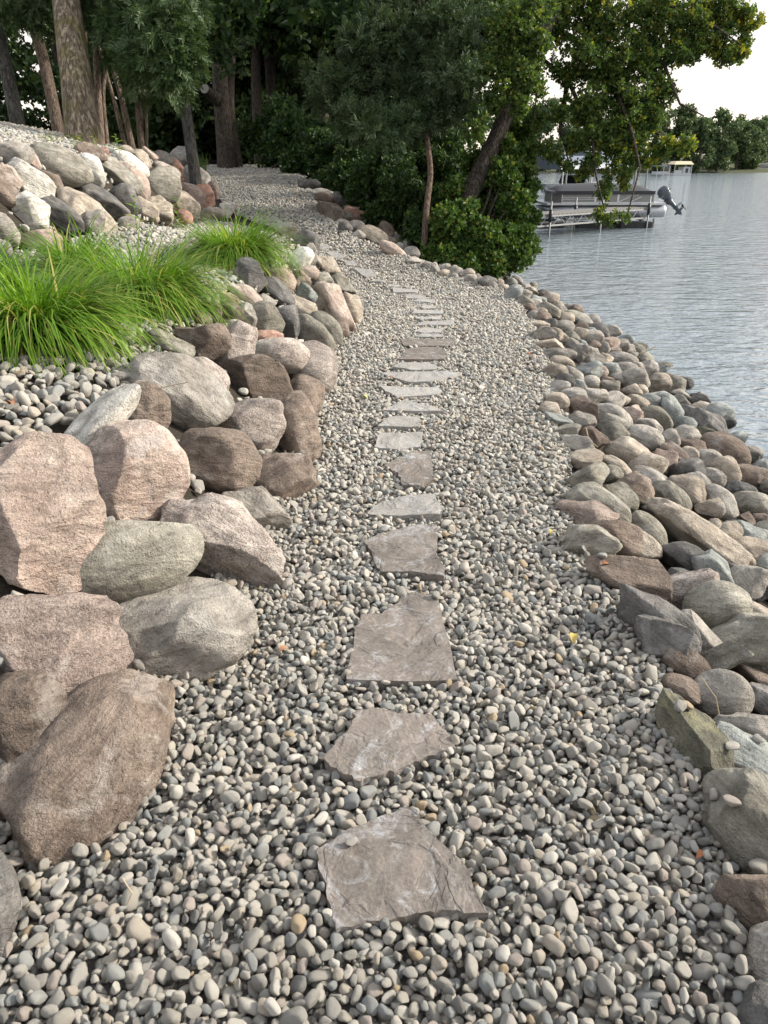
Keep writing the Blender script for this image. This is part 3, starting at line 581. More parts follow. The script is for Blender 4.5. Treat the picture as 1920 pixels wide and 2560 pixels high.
# ------------------------------------------------------------------ stepping stones
def zs(k): return (lambda x, y: zpath(y) + k)
def A(x, y): return (760 + .416 * x, 1400 + .416 * y)
def Bq(x, y): return (860 + .3344 * x, 680 + .3344 * y)
def Cq(x, y): return (650 + .422 * x, 380 + .422 * y)
FL = [
 [A(*p) for p in [(80, 1755), (290, 1625), (540, 1535), (600, 1500), (690, 1530), (760, 1660), (950, 1830), (1110, 2140), (880, 2120), (660, 2140), (430, 2170), (190, 2210), (160, 2060), (100, 1890)]],
 [A(*p) for p in [(120, 1210), (220, 1075), (290, 1000), (310, 920), (480, 915), (560, 940), (770, 935), (810, 1000), (905, 1075), (870, 1140), (720, 1190), (560, 1265), (420, 1320), (340, 1335), (210, 1290)]],
 [A(*p) for p in [(640, 195), (800, 210), (835, 370), (920, 720), (255, 725), (300, 470), (310, 400), (350, 335), (470, 325), (560, 270)]],
 [(910, 1352), (960, 1332), (1047, 1314), (1092, 1317), (1093, 1365), (1090, 1390), (1112, 1425), (1110, 1446), (1050, 1435), (950, 1425), (935, 1400), (925, 1375)],
 [Bq(*p) for p in [(180, 1780), (280, 1705), (520, 1675), (680, 1680), (735, 1800), (720, 1835), (360, 1815), (190, 1800)]],
 [Bq(*p) for p in [(310, 1455), (470, 1370), (500, 1345), (640, 1340), (665, 1440), (670, 1555), (560, 1600), (440, 1605), (410, 1510), (330, 1470)]],
 [Bq(*p) for p in [(225, 1305), (270, 1215), (590, 1210), (570, 1300), (420, 1312)]],
 [Bq(*p) for p in [(255, 1160), (340, 1085), (560, 1080), (580, 1130), (560, 1160)]],
 [Bq(*p) for p in [(290, 1030), (460, 955), (560, 985), (700, 1020), (740, 1040), (500, 1042)]],
 [Bq(*p) for p in [(270, 850), (700, 862), (735, 885), (700, 915), (400, 930), (310, 890)]],
 [Bq(*p) for p in [(270, 750), (560, 746), (870, 755), (650, 825), (480, 820), (370, 785)]],
 [Bq(*p) for p in [(370, 715), (420, 680), (640, 680), (700, 710), (690, 730), (500, 735)]],
 [Bq(*p) for p in [(410, 655), (470, 580), (560, 558), (730, 562), (775, 620), (750, 655)]],
 [Bq(*p) for p in [(420, 505), (830, 503), (815, 550), (450, 552)]],
 [Bq(*p) for p in [(530, 482), (600, 460), (740, 472), (745, 488)]],
 [Bq(*p) for p in [(530, 440), (600, 420), (730, 433), (725, 452), (600, 454)]],
 [Bq(*p) for p in [(510, 397), (600, 370), (830, 358), (790, 397)]],
 [Bq(*p) for p in [(525, 345), (720, 328), (720, 352), (540, 355)]],
 [Bq(*p) for p in [(500, 312), (530, 285), (745, 285), (740, 312)]],
 [Bq(*p) for p in [(565, 262), (600, 240), (690, 250), (690, 272), (600, 277)]],
 [Bq(*p) for p in [(510, 217), (560, 199), (680, 205), (670, 228)]],
 [Bq(*p) for p in [(450, 193), (480, 169), (610, 180), (600, 197)]],
 [Bq(*p) for p in [(370, 152), (360, 120), (560, 133), (540, 152)]],
 [Bq(*p) for p in [(300, 112), (340, 94), (415, 95), (410, 114)]],
 [Bq(*p) for p in [(195, 68), (230, 54), (315, 60), (300, 80)]],
 [Cq(*p) for p in [(545, 685), (660, 695), (690, 735), (630, 742)]],
 [Cq(*p) for p in [(500, 645), (560, 650), (580, 672), (510, 670)]],
 [Cq(*p) for p in [(390, 595), (440, 587), (515, 625), (450, 632)]],
 [Cq(*p) for p in [(340, 550), (400, 546), (415, 567), (345, 577)]],
 [Cq(*p) for p in [(30, 388), (110, 388), (115, 410), (35, 410)]],
 [Cq(*p) for p in [(60, 420), (180, 418), (185, 440), (62, 441)]],
]
FLAGPOLY = []
FDESC = ['large four-pointed reddish-brown', 'ragged kite-shaped grey-brown', 'long trapezoid reddish', 'grey chisel-edged five-sided']
TOPK = 0.034
for i, pix in enumerate(FL):
    pts = [hit(zs(TOPK), *p)[0] for p in pix]
    c = np.mean(pts, 0); g = np.random.default_rng(900 + i)
    # ragged outline
    out = []; n = len(pts); nd = 5 if i < 8 else 3
    for k in range(n):
        a, b = pts[k], pts[(k + 1) % n]
        for j in range(nd):
            q = a + (b - a) * j / nd; amp = 0.0035 if j else 0.0
            out.append((q[0] + g.normal() * amp, q[1] + g.normal() * amp))
    FLAGPOLY.append(np.array(out))
    cz = float(zpath(c[1])) + TOPK
    bm = bmesh.new(); vt = [bm.verts.new((x - c[0], y - c[1], 0)) for x, y in out]
    ed = [bm.edges.new((vt[k], vt[(k + 1) % len(vt)])) for k in range(len(vt))]
    bmesh.ops.triangle_fill(bm, edges=ed, use_beauty=True, use_dissolve=False)
    if i < 8: bmesh.ops.subdivide_edges(bm, edges=[e for e in bm.edges if not e.is_boundary], cuts=2, use_grid_fill=True); bmesh.ops.triangulate(bm, faces=bm.faces)
    if i < 6: bmesh.ops.subdivide_edges(bm, edges=[e for e in bm.edges if not e.is_boundary], cuts=2, use_grid_fill=True)
    bmesh.ops.recalc_face_normals(bm, faces=bm.faces)
    for f in bm.faces:
        if f.normal.z < 0: f.normal_flip()
    top = list(bm.verts); be = [e for e in bm.edges if e.is_boundary]
    co = np.array([v.co[:] for v in top]); nz_ = noise3(np.stack([co[:, 0] * 9 + i * 7, co[:, 1] * 9, co[:, 0] * 0], 1), 5) + .5 * noise3(np.stack([co[:, 0] * 23, co[:, 1] * 23 + i, co[:, 0] * 0], 1), 6)
    tx, ty = g.normal() * 0.02, g.normal() * 0.02
    for v, q in zip(top, nz_): v.co.z = 0.004 * (round(q * 2.2) / 2.2) + 0.002 * q + tx * v.co.x + ty * v.co.y + (float(zpath(c[1] + v.co.y)) - float(zpath(c[1])))
    ret = bmesh.ops.extrude_edge_only(bm, edges=be); nv = [e for e in ret['geom'] if isinstance(e, bmesh.types.BMVert)]
    for v in nv: v.co.z -= 0.06; v.co.x *= 0.985; v.co.y *= 0.985
    bmesh.ops.recalc_face_normals(bm, faces=bm.faces)
    me = bpy.data.meshes.new('stepping_stone'); bm.to_mesh(me); bm.free(); me.materials.append(M_FLAG if i < 4 or i in (5, 12, 13) else M_FLAG2)
    o = link(bpy.data.objects.new('stepping_stone', me)); o.location = (c[0], c[1], cz)
    lab = (FDESC[i] + ' flagstone' if i < 4 else 'thin grey flagstone step') + f' in the pebble path, {ordinal(i)} from the camera'
    tag(o, lab, 'stepping stone', 'stepping stones in the path')

# ------------------------------------------------------------------ pebbles
def pebble_shape(seed):
    g = np.random.default_rng(seed); P, Fp = ico(3); P = P.copy()
    ax = np.array([1.08, g.uniform(.66, .92), g.uniform(.46, .76)]); n = g.uniform(2.0, 2.9)
    P = P / (np.abs(P) ** n).sum(1)[:, None] ** (1 / n)
    for _ in range(g.integers(2, 8)):
        d = g.normal(size=3); d /= np.linalg.norm(d); ex = P @ d - g.uniform(.55, .85); P = P - np.where(ex > 0, ex, 0)[:, None] * d * .88
    o = g.uniform(-50, 50, 3); P = P * (1 + .13 * noise3(P * 1.3 + o, seed) + .035 * noise3(P * 3.2 + o, seed + 1))[:, None]
    return P * ax, Fp
NPROTO = 18
PEB = [mesh_np('pebble', *pebble_shape(3000 + k)) for k in range(NPROTO)]
for m in PEB: m.materials.append(M_PEB)
def in_poly(x, y, poly):
    c = False; n = len(poly); j = n - 1
    for i in range(n):
        xi, yi = poly[i]; xj, yj = poly[j]
        if (yi > y) != (yj > y) and x < (xj - xi) * (y - yi) / (yj - yi) + xi: c = not c
        j = i
    return c
FB = [(p[:, 0].min() - .02, p[:, 0].max() + .02, p[:, 1].min() - .02, p[:, 1].max() + .02, p) for p in FLAGPOLY]
def darts(x0, x1, y0, y1, sizes, mask, tries=3, seed=1, over=0.74):
    """dart throwing, largest first; returns list of (x, y, r)"""
    g = random.Random(seed); cell = 0.07; grid = {}; out = []
    area = (x1 - x0) * (y1 - y0)
    for r, dens in sizes:
        for _ in range(int(area * dens * tries)):
            x = g.uniform(x0, x1); y = g.uniform(y0, y1)
            if not mask(x, y): continue
            rr = r * g.uniform(.88, 1.12); ci, cj = int(x / cell + 1000), int(y / cell + 1000); ok = True
            for a in (-1, 0, 1):
                for b in (-1, 0, 1):
                    for (X, Y, Rr) in grid.get((ci + a, cj + b), ()):
                        if (x - X) ** 2 + (y - Y) ** 2 < (over * (rr + Rr)) ** 2: ok = False; break
                    if not ok: break
                if not ok: break
            if ok: grid.setdefault((ci, cj), []).append((x, y, rr)); out.append((x, y, rr))
    return out
YT = np.linspace(-2, 30, 1601); XL_T = xl(YT); XR_T = xr(YT); XU_T = xu(YT)
def li(T, y): return T[min(1600, max(0, int((y + 2) * 50)))]
def on_flag(x, y):
    for a, b, c, d, p in FB:
        if a < x < b and c < y < d and in_poly(x, y, p): return True
    return False
def m_path(x, y): return li(XL_T, y) - .10 < x < li(XR_T, y) + .10 + .06 * math.sin(y * 9) and not on_flag(x, y)
SZ = [(0.026, 8), (0.0205, 60), (0.0162, 420), (0.0132, 1350), (0.0105, 1900)]
top = []
for y0 in np.arange(0.3, 12, 1.0):
    top += darts(li(XL_T, y0 + .5) - .5, li(XR_T, y0 + .5) + .5, y0, y0 + 1.0, SZ, m_path, 2.2, int(y0 * 10))
far = []
for y0 in np.arange(12.3, 25, 1.5):
    far += darts(li(XL_T, y0 + .7) - 3.0, li(XR_T, y0 + .7) + 3.0, y0, y0 + 1.5, [(0.027, 130), (0.021, 600)], m_path, 2.2, int(y0 * 10))
SZ2 = [(0.021, 120), (0.017, 600), (0.013, 900)]
low = []
for y0 in np.arange(0.3, 9, 1.5):
    low += darts(li(XL_T, y0 + .7) - .5, li(XR_T, y0 + .7) + .5, y0, y0 + 1.5, SZ2, m_path, 1.5, 500 + int(y0 * 10))
grit = []
_g = random.Random(31)
for _ in range(26000):
    y = .3 + 7 * _g.random() ** 1.3; x = _g.uniform(li(XL_T, y) - .15, li(XR_T, y) + .1)
    if not on_flag(x, y): grit.append((x, y, _g.uniform(.005, .0095)))
def m_bed(x, y):
    l = li(XL_T, y); u = li(XU_T, y)
    if x > l - .1: return False
    if x > l - .78: return y < 13 and random.random() < .10
    if x > u: return True
    if x > u - .6: return random.random() < .08
    return x > -9.5 - .0 * y and y > 3 and y < 16.5 - .25 * abs(x)
bed = darts(-4.2, -0.2, 0.8, 14, [(0.031, 50), (0.025, 220), (0.019, 480)], m_bed, 2.0, 77) + darts(-9.5, -4.2, 5, 16, [(0.036, 110), (0.028, 330)], m_bed, 2.0, 78)
def dress(pts, sink, seed, jit=.009):
    g = np.random.default_rng(seed); a = np.array(pts); n = len(a)
    rs = a[:, 2]; z = terrain(a[:, 0], a[:, 1]) + rs * .25 + sink + g.normal(size=n) * jit
    P = np.stack([a[:, 0], a[:, 1], z], 1); rot = np.stack([g.normal(size=n) * .6, g.normal(size=n) * .6, g.uniform(0, 6.28, n)], 1)
    s = rs[:, None] * g.uniform(.92, 1.22, (n, 3)); return P, rot, s, g.integers(0, NPROTO, n)
P1, r1, s1, i1 = dress(top, 0.004, 1)
_, _, zc = [np.array(v) for v in zip(*[proj(p) for p in P1])]
pxs = np.array([proj(p)[:2] for p in P1])
vis = (pxs[:, 0] > 30) & (pxs[:, 0] < 1890) & (pxs[:, 1] < 2545)
score = np.where(vis, s1.max(1) / zc, 0); best = np.argsort(-score)[:300]
protos = {}
for k in best:
    o = bpy.data.objects.new('pebble', PEB[i1[k]]); link(o, path); o.location = P1[k]; o.rotation_euler = r1[k]; o.scale = s1[k]
    protos.setdefault(int(i1[k]), o)
PROTO = [protos[k] for k in sorted(protos)]
def pebble_cloud(name, sets, parent, label):
    P = np.concatenate([s[0] for s in sets]); rt = np.concatenate([s[1] for s in sets]); sl = np.concatenate([s[2] for s in sets]); ix = np.concatenate([s[3] for s in sets]) % len(PROTO)
    me = bpy.data.meshes.new(name); me.vertices.add(len(P)); me.vertices.foreach_set('co', P.astype(np.float32).ravel())
    for nm, ty, d in (('rot', 'FLOAT_VECTOR', rt), ('scl', 'FLOAT_VECTOR', sl)):
        at_ = me.attributes.new(nm, ty, 'POINT'); at_.data.foreach_set('vector', d.astype(np.float32).ravel())
    at_ = me.attributes.new('idx', 'INT', 'POINT'); at_.data.foreach_set('value', ix.astype(np.int32)); me.materials.append(M_PEB)
    o = link(bpy.data.objects.new(name, me), parent)
    ng = bpy.data.node_groups.new(name, 'GeometryNodeTree')
    ng.interface.new_socket('Geometry', in_out='INPUT', socket_type='NodeSocketGeometry'); ng.interface.new_socket('Geometry', in_out='OUTPUT', socket_type='NodeSocketGeometry')
    gi = ng.nodes.new('NodeGroupInput'); go = ng.nodes.new('NodeGroupOutput'); ip = ng.nodes.new('GeometryNodeInstanceOnPoints'); jn = ng.nodes.new('GeometryNodeJoinGeometry')
    for p in PROTO:
        oi = ng.nodes.new('GeometryNodeObjectInfo'); oi.inputs['Object'].default_value = p; oi.inputs['As Instance'].default_value = True; oi.transform_space = 'ORIGINAL'
        ng.links.new(oi.outputs['Geometry'], jn.inputs[0])
    def na(nm, ty):
        n = ng.nodes.new('GeometryNodeInputNamedAttribute'); n.data_type = ty; n.inputs['Name'].default_value = nm; return n.outputs[0]
    ng.links.new(gi.outputs[0], ip.inputs['Points']); ng.links.new(jn.outputs[0], ip.inputs['Instance']); ip.inputs['Pick Instance'].default_value = True
    ng.links.new(na('idx', 'INT'), ip.inputs['Instance Index']); ng.links.new(na('rot', 'FLOAT_VECTOR'), ip.inputs['Rotation']); ng.links.new(na('scl', 'FLOAT_VECTOR'), ip.inputs['Scale'])
    ng.links.new(ip.outputs[0], go.inputs[0])
    md = o.modifiers.new('pebbles', 'NODES'); md.node_group = ng
    o['kind'] = 'stuff'
    if label: o['label'] = label
    return o
keep = np.setdiff1d(np.arange(len(P1)), best)
pebble_cloud('pebbles', [(P1[keep], r1[keep], s1[keep], i1[keep]), dress(low, -0.015, 2), dress(far, 0.0, 3), dress(grit, -0.012, 9, .006)], path, None)
pebble_cloud('pebble_bed', [dress(bed, 0.0, 4)], None, 'mixed pebbles covering the planting bed and the slope above the boulders')
# single pebbles lying on stones: dropped onto the surface below
bpy.context.view_layer.update(); _dg = bpy.context.evaluated_depsgraph_get()
def surface(px, py):
    d = Vector(ray(px, py)).normalized(); ok, loc, nor, *_ = sc.ray_cast(_dg, Vector(CAM) + d * .3, d)
    return (loc, nor) if ok else (Vector(hit(terrain, px, py)[0]), Vector((0, 0, 1)))
for k, (px, py, rr, lab) in enumerate([(878, 2113, .017, 'small flat grey pebble lying on the nearest flagstone'), (1088, 1495, .02, 'pale pebble at the upper right corner of the long reddish flagstone'),
        (1838, 2013, .024, 'chunky pale pebble on the big olive boulder at the right edge'), (1895, 2165, .026, 'grey pebble low on the big olive boulder at the right edge'), (1785, 1992, .017, 'flat small pebble high on the big olive boulder at the right edge'),
        (1895, 1855, .018, 'round pebble on the light grey angular riprap stone'), (1822, 1868, .02, 'tan pebble at the foot of the light grey angular riprap stone'), (1698, 1772, .02, 'first pebble perched on the mossy riprap stone'), (1714, 1770, .02, 'second pebble perched on the mossy riprap stone'),
        (1505, 1392, .02, 'grey pebble on top of the brown angular riprap stone beside the path')]):
    loc, nor = surface(px, py); o = link(bpy.data.objects.new('pebble', PEB[(2 + 5 * k) % NPROTO])); o.location = loc + nor * rr * .45 + Vector((0, 0, rr * .1)); o.scale = (rr, rr, rr * .9); o.rotation_euler = (.1, -.1, .4 + k); tag(o, lab, 'pebble', 'loose pebbles lying on bigger stones')
print('PEBBLES', len(top), len(far), len(low), len(bed), 'STONES', len(STONES))

# ------------------------------------------------------------------ leaves and branches
def rotations(dirs, g):
    """frames whose Y axis is dirs, random roll"""
    d = dirs / np.linalg.norm(dirs, axis=1)[:, None]; a = g.normal(size=d.shape); a -= (a * d).sum(1)[:, None] * d; a /= np.linalg.norm(a, axis=1)[:, None]
    return np.stack([a, d, np.cross(a, d)], 2)
def sprig_broad(n=8, ll=.45, w=.36, seed=0):
    g = np.random.default_rng(seed); V = []; F = []
    for k in range(n):
        y0 = (k + .5) / n * .85; th = k * 2.4 + g.normal() * .3; el = g.uniform(.2, .9); L = ll * g.uniform(.7, 1.15); W = w * L / ll * g.uniform(.8, 1.1)
        d = np.array([math.cos(th) * math.cos(el), math.sin(el), math.sin(th) * math.cos(el)]); s = np.cross(d, g.normal(size=3)); s /= np.linalg.norm(s); nn = np.cross(s, d)
        b = np.array([0, y0, 0]); k0 = len(V)
        V += [b, b + d * L * .45 + s * W / 2 + nn * .03, b + d * L - nn * .08 * L, b + d * L * .45 - s * W / 2 + nn * .03]; F.append([k0, k0 + 1, k0 + 2, k0 + 3])
    return np.array(V), np.array(F)
def sprig_needle(n=30, seed=0, flat=.3, w=.03):
    g = np.random.default_rng(seed); V = []; F = []
    for k in range(n):
        y0 = (k + .5) / n * .8; sd = 1 if k % 2 else -1; L = .42 * (1 - .6 * y0) * g.uniform(.7, 1.2); a = g.uniform(.5, 1.0)
        d = np.array([sd * math.sin(a), math.cos(a), g.normal() * flat]); d /= np.linalg.norm(d); s = np.cross(d, [0, g.normal() * .3, 1]); s /= np.linalg.norm(s)
        b = np.array([0, y0, 0]); k0 = len(V)
        V += [b, b + d * L * .5 + s * w, b + d * L, b + d * L * .5 - s * w]; F.append([k0, k0 + 1, k0 + 2, k0 + 3])
    return np.array(V), np.array(F)
SPR = {'broad': [sprig_broad(8, .45, .36, s) for s in range(3)], 'needle': [sprig_needle(30, s) for s in range(3)], 'feather': [sprig_needle(20, 9 + s, .5, .036) for s in range(3)], 'big': [sprig_broad(5, .6, .5, 20 + s) for s in range(3)]}
def foliage(clumps, spr, size, g, droop=.3, up=0.0, shell=2.0, tuft=.36, per=26):
    """clumps: (centre xyz, radius xyz or float, count, yellow share). Returns V, F, material index"""
    Vs, Fs, Ms = [], [], []; off = 0; sub = []
    for c, r, n, yel in clumps:
        r = np.broadcast_to(np.asarray(r, float), 3); k = max(1, int(n / per))
        for _ in range(k):
            d = g.normal(size=3); d /= np.linalg.norm(d); sub.append((np.asarray(c) + d * r * .82 * g.uniform(0, 1) ** .45, np.maximum(r * tuft, size * .5), n / k * g.uniform(.5, 1.5), float(np.clip(yel * g.uniform(0, 2), 0, 1)) if g.uniform() < .7 else yel * .2))
    clumps = sub
    for c, r, n, yel in clumps:
        n = int(n)
        if n < 1: continue
        r = np.broadcast_to(np.asarray(r, float), 3); d = g.normal(size=(n, 3)); d /= np.linalg.norm(d, axis=1)[:, None]; rad = g.uniform(0, 1, n) ** (1 / shell)
        bump = 1 + .35 * noise3(d * 1.7 + np.asarray(c) * 3.1, 11)
        P = np.asarray(c) + d * (rad * bump)[:, None] * r
        dr = d + g.normal(size=(n, 3)) * .6; dr[:, 2] += up - droop
        Rm = rotations(dr, g); S = size * g.uniform(.65, 1.3, n); pick = g.integers(0, 3, n); ym = g.uniform(0, 1, n) < yel
        for k in range(3):
            m = pick == k
            if not m.any(): continue
            pv, pf = SPR[spr][k]; V = np.einsum('kij,vj->kvi', Rm[m], pv) * S[m][:, None, None] + P[m][:, None, :]
            q = m.sum(); Fs.append((pf[None] + (off + np.arange(q) * len(pv))[:, None, None]).reshape(-1, 4)); Vs.append(V.reshape(-1, 3)); Ms.append(np.repeat(ym[m].astype(int), len(pf))); off += q * len(pv)
    return np.concatenate(Vs), np.concatenate(Fs), np.concatenate(Ms)
def crown(parent, clumps, spr, size, mats, seed, name='crown', **kw):
    V, F, Mi = foliage(clumps, spr, size, np.random.default_rng(seed), **kw)
    V = V - np.array(parent.location) if parent is not None else V
    return obj_np(name, V, F, mats, parent, smooth=False, midx=Mi)
def trunk_mesh(pts, rad, n=18, rough=.06, seed=0, flare=0.0):
    pts = np.array(pts, float); rad = np.array(rad, float); t = np.linspace(0, 1, len(pts)); m = max(14, len(pts) * 6); tt = np.linspace(0, 1, m)
    P = np.stack([np.interp(tt, t, pts[:, k]) for k in range(3)], 1); r = np.interp(tt, t, rad)
    for _ in range(3):
        P[1:-1] = (P[:-2] + 2 * P[1:-1] + P[2:]) / 4
    r = r * (1 + flare * np.exp(-tt * 14)); V = []
    for i in range(m):
        d = P[min(i + 1, m - 1)] - P[max(i - 1, 0)]; d /= np.linalg.norm(d); a = np.cross(d, [0.3, 1, 0.1]); a /= np.linalg.norm(a); b = np.cross(d, a)
        th = np.arange(n) * 2 * math.pi / n; dirs = np.cos(th)[:, None] * a + np.sin(th)[:, None] * b
        nn = noise3(np.stack([np.cos(th) * 1.6, np.sin(th) * 1.6, np.full(n, tt[i] * 6)], 1) + seed, seed) + flare * 1.2 * math.exp(-tt[i] * 12) * np.cos(th * 5 + seed)
        V.append(P[i] + dirs * (r[i] * (1 + rough * nn))[:, None])
    V = np.concatenate(V); i = np.arange(m - 1)[:, None] * n; k = np.arange(n)[None]; k2 = (k + 1) % n
    return V, np.stack([i + k, i + k2, i + n + k2, i + n + k], -1).reshape(-1, 4)
def trunk(parent, pts, rad, mat, seed=0, name='trunk', n=18, **kw):
    V, F = trunk_mesh(pts, rad, n, seed=seed, **kw); return obj_np(name, V - np.array(parent.location), F, mat, parent)
def pix_trunk(pixs, zc, wpx, ext=3.0):
    """pixel polyline at depth zc -> points, radii; runs on upwards past the frame"""
    pts = [at(px, py, zc) for px, py in pixs]; r = [w / 2 * zc / FPX for w in wpx]
    b = pts[0].copy(); g = float(terrain(b[0], b[1])); pts[0][2] = min(pts[0][2], g - .25)
    d = pts[-1] - pts[-2]; d = d / np.linalg.norm(d); pts.append(pts[-1] + d * ext); r.append(r[-1] * .6); return pts, r
def tree(name, label, pixs, zc, wpx, bark, cat='tree', group=None, ext=3.0, **kw):
    pts, r = pix_trunk(pixs, zc, wpx, ext); o = empty(name, tuple(pts[0])); trunk(o, pts, r, bark, seed=int(pixs[0][0]), **kw); tag(o, label, cat, group); return o, pts
def CL(px, py, zc, rpx, n, yel=0.0, dz=1.0): r = rpx * zc / FPX; return (at(px, py, zc), (r, r * dz, r), n, yel)

# --- trees on the slope at the left
G_L = 'trees on the left slope'
big, bp = tree('large_tree', 'thick ridged trunk rising from the pebble slope above the boulders', [(205, 335), (190, 200), (165, 0)], 10.9, [94, 78, 68], B_BIG, group=G_L, n=28, flare=.10)
crown(big, [CL(60 + 40 * k, -190 - 30 * (k % 3), 10.9, 120, 160) for k in range(7)], 'broad', .3, [L_MAPLE, L_YELLOW], 21)
for i, (pp, zc, w, bark, lab) in enumerate([
        ([(145, 305), (115, 170), (75, 30)], 13.5, [32, 28, 26], B_CEDAR, 'slim brown trunk leaning away just behind the thick ridged trunk'),
        ([(45, 305), (20, 190), (-10, 70)], 14.5, [40, 34, 32], B_GREY, 'grey leaning trunk at the far left of the slope'),
        ([(485, 385), (465, 280), (440, 150)], 16.0, [32, 27, 24], B_GREY, 'bare grey trunk leaning left beside the end of the path')]):
    t_, pts = tree('slim_tree', lab, pp, zc, w, bark, group=G_L); top_ = pts[-2]
    crown(t_, [(top_ + np.array([random.uniform(-1.3, 1.3), random.uniform(-1, 1), random.uniform(.1, 1.6)]), .9, 90, 0) for _ in range(6)], 'broad', .32, [L_WOOD, L_YELLOW], 40 + i)
# the white cedar: many thin stems and hanging sprays
ced = empty('cedar_tree', tuple(at(300, 350, 11.5))); tag(ced, 'multi-stemmed cedar with hanging green sprays beside the thick ridged trunk', 'tree', G_L)
for i, (pp, w) in enumerate([([(248, 345), (243, 200), (238, 100), (228, 30)], [20, 16, 14, 12]), ([(264, 345), (256, 240), (266, 160), (280, 110)], [12, 10, 9, 7]), ([(226, 340), (222, 230), (216, 120)], [9, 8, 7]),
                             ([(335, 362), (308, 260), (283, 170), (270, 90)], [17, 15, 13, 10]), ([(318, 358), (290, 270), (268, 190)], [12, 10, 8]), ([(352, 372), (346, 260), (338, 150)], [18, 15, 13]), ([(362, 372), (366, 270), (357, 190)], [8, 7, 5])]):
    pts, r = pix_trunk(pp, 11.5 + .15 * i, w, 1.5); trunk(ced, pts, r, B_CEDAR, seed=i, name='stem', n=10, rough=.12)
crown(ced, [CL(*c) for c in [(250, 30, 11.3, 60, 260), (320, 50, 11, 65, 420), (390, 70, 10.8, 65, 520), (445, 60, 10.8, 60, 460), (300, 110, 11, 45, 200), (350, 130, 10.8, 45, 260), (410, 130, 10.7, 50, 360), (470, 130, 10.8, 30, 160), (440, 165, 10.8, 26, 120), (330, 165, 11, 22, 70), (395, 175, 11, 25, 90), (345, -60, 11, 110, 700), (430, -80, 11, 110, 700), (200, -40, 11.8, 70, 200), (100, 10, 12, 40, 90), (30, 0, 12, 50, 110), (430, 220, 12, 28, 70), (340, 225, 12, 20, 40)]],
      'needle', .27, [L_CEDAR, L_CEDAR], 51, droop=1.2, per=14)
# --- the trunks deeper in the wood
G_W = 'trees of the wood behind the path'
t_, pts = tree('double_trunk_tree', 'dark twin-trunk tree with a sawn-off limb at the end of the path', [(565, 385), (552, 250), (542, 30)], 21, [46, 39, 35], B_DARK, group=G_W, n=22, flare=.2)
p2, r2 = pix_trunk([(592, 385), (572, 270), (576, 150), (585, 30)], 21.3, [32, 26, 25, 22]); trunk(t_, p2, r2, B_DARK, seed=3)
p3 = [at(545, 250, 20.8), at(525, 235, 20.6), at(512, 222, 20.3)]; trunk(t_, p3, [.17, .14, .12], B_DARK, seed=5, name='limb_stub')
MBs = MB(); dd = (p3[2] - p3[1]); dd = dd / np.linalg.norm(dd); MBs.tube([p3[2] - dd * .01 - np.array(t_.location), p3[2] + dd * .012 - np.array(t_.location)], .118, 14); MBs.build('cut_face', plain('cut_wood', (.24, .22, .195), .8), t_)
crown(t_, [CL(560 + 30 * math.cos(k * 2.1), -10 - 25 * (k % 4), 21, 70, 130) for k in range(9)] + [CL(545, 85, 19.5, 50, 120), CL(590, 60, 19.5, 60, 150), CL(500, 60, 19.5, 50, 110)], 'broad', .42, [L_SHRUB, L_YELLOW], 61)
for i, (pp, zc, w, bark, lab) in enumerate([
        ([(645, 330), (638, 180), (646, 40)], 24, [30, 24, 22], B_DARK, 'brown straight trunk standing just beside a darker leaning one'),
        ([(684, 330), (675, 160), (658, 10)], 24.5, [28, 26, 22], B_DARK, 'dark leaning trunk behind the middle of the path'),
        ([(815, 330), (806, 180), (798, 40)], 23, [28, 24, 22], B_DARK, 'dark trunk half hidden behind the feathery juniper'),
        ([(748, 330), (752, 180), (756, 40)], 31, [18, 16, 14], B_DARK, 'thin trunk far back between the dark trunks')]):
    t_, pts = tree('forest_tree', lab, pp, zc, w, bark, group=G_W); top_ = pts[-2]
    crown(t_, [(top_ + np.array([random.uniform(-2, 2), random.uniform(-1.5, 1.5), random.uniform(-.6, 2.4)]), 1.2, 130, 0.03) for _ in range(8)], 'broad', .45, [L_SHRUB, L_YELLOW], 70 + i)
# background wood, tree by tree
places = ['far left', 'left', 'left', 'middle', 'middle', 'middle', 'middle', 'middle', 'right', 'right', 'right', 'right']
bgx = [(-150, 27), (-60, 33), (60, 38), (190, 36), (330, 40), (420, 29), (505, 34), (600, 30), (690, 34), (770, 28), (850, 31), (930, 27), (1010, 30), (1090, 34), (880, 40), (560, 42), (260, 45), (720, 44)]
for i, (px, zc) in enumerate(bgx):
    b = at(px, 400, zc); b[2] = float(terrain(b[0], b[1])); o = empty('background_tree', tuple(b)); g = np.random.default_rng(300 + i)
    lean = g.normal() * .4; trunk(o, [b - [0, 0, .1], b + [lean * .5, 0, 4], b + [lean, 0, 10]], [.22, .18, .08], B_DARK, seed=i, n=10)
    left = px < 400; cl = []
    for k in range(28):
        a = g.uniform(0, 6.28); rr = g.uniform(.3, 2.8); zz = g.uniform(.9, 9.5) if k > 6 else g.uniform(.1, 1.6); cl.append((b + np.array([math.cos(a) * rr + lean * zz / 10, math.sin(a) * rr, zz]), (1.1, 1.1, .75), 62 if left else 110, 0.0))
    crown(o, cl, 'big', .42, [L_WOOD, L_YELLOW], 300 + i, tuft=.5)
    tag(o, f'dark leafy tree in the background wood, {ordinal(sorted(p[0] for p in bgx).index(px))} from the left', 'tree', 'trees in the background wood')
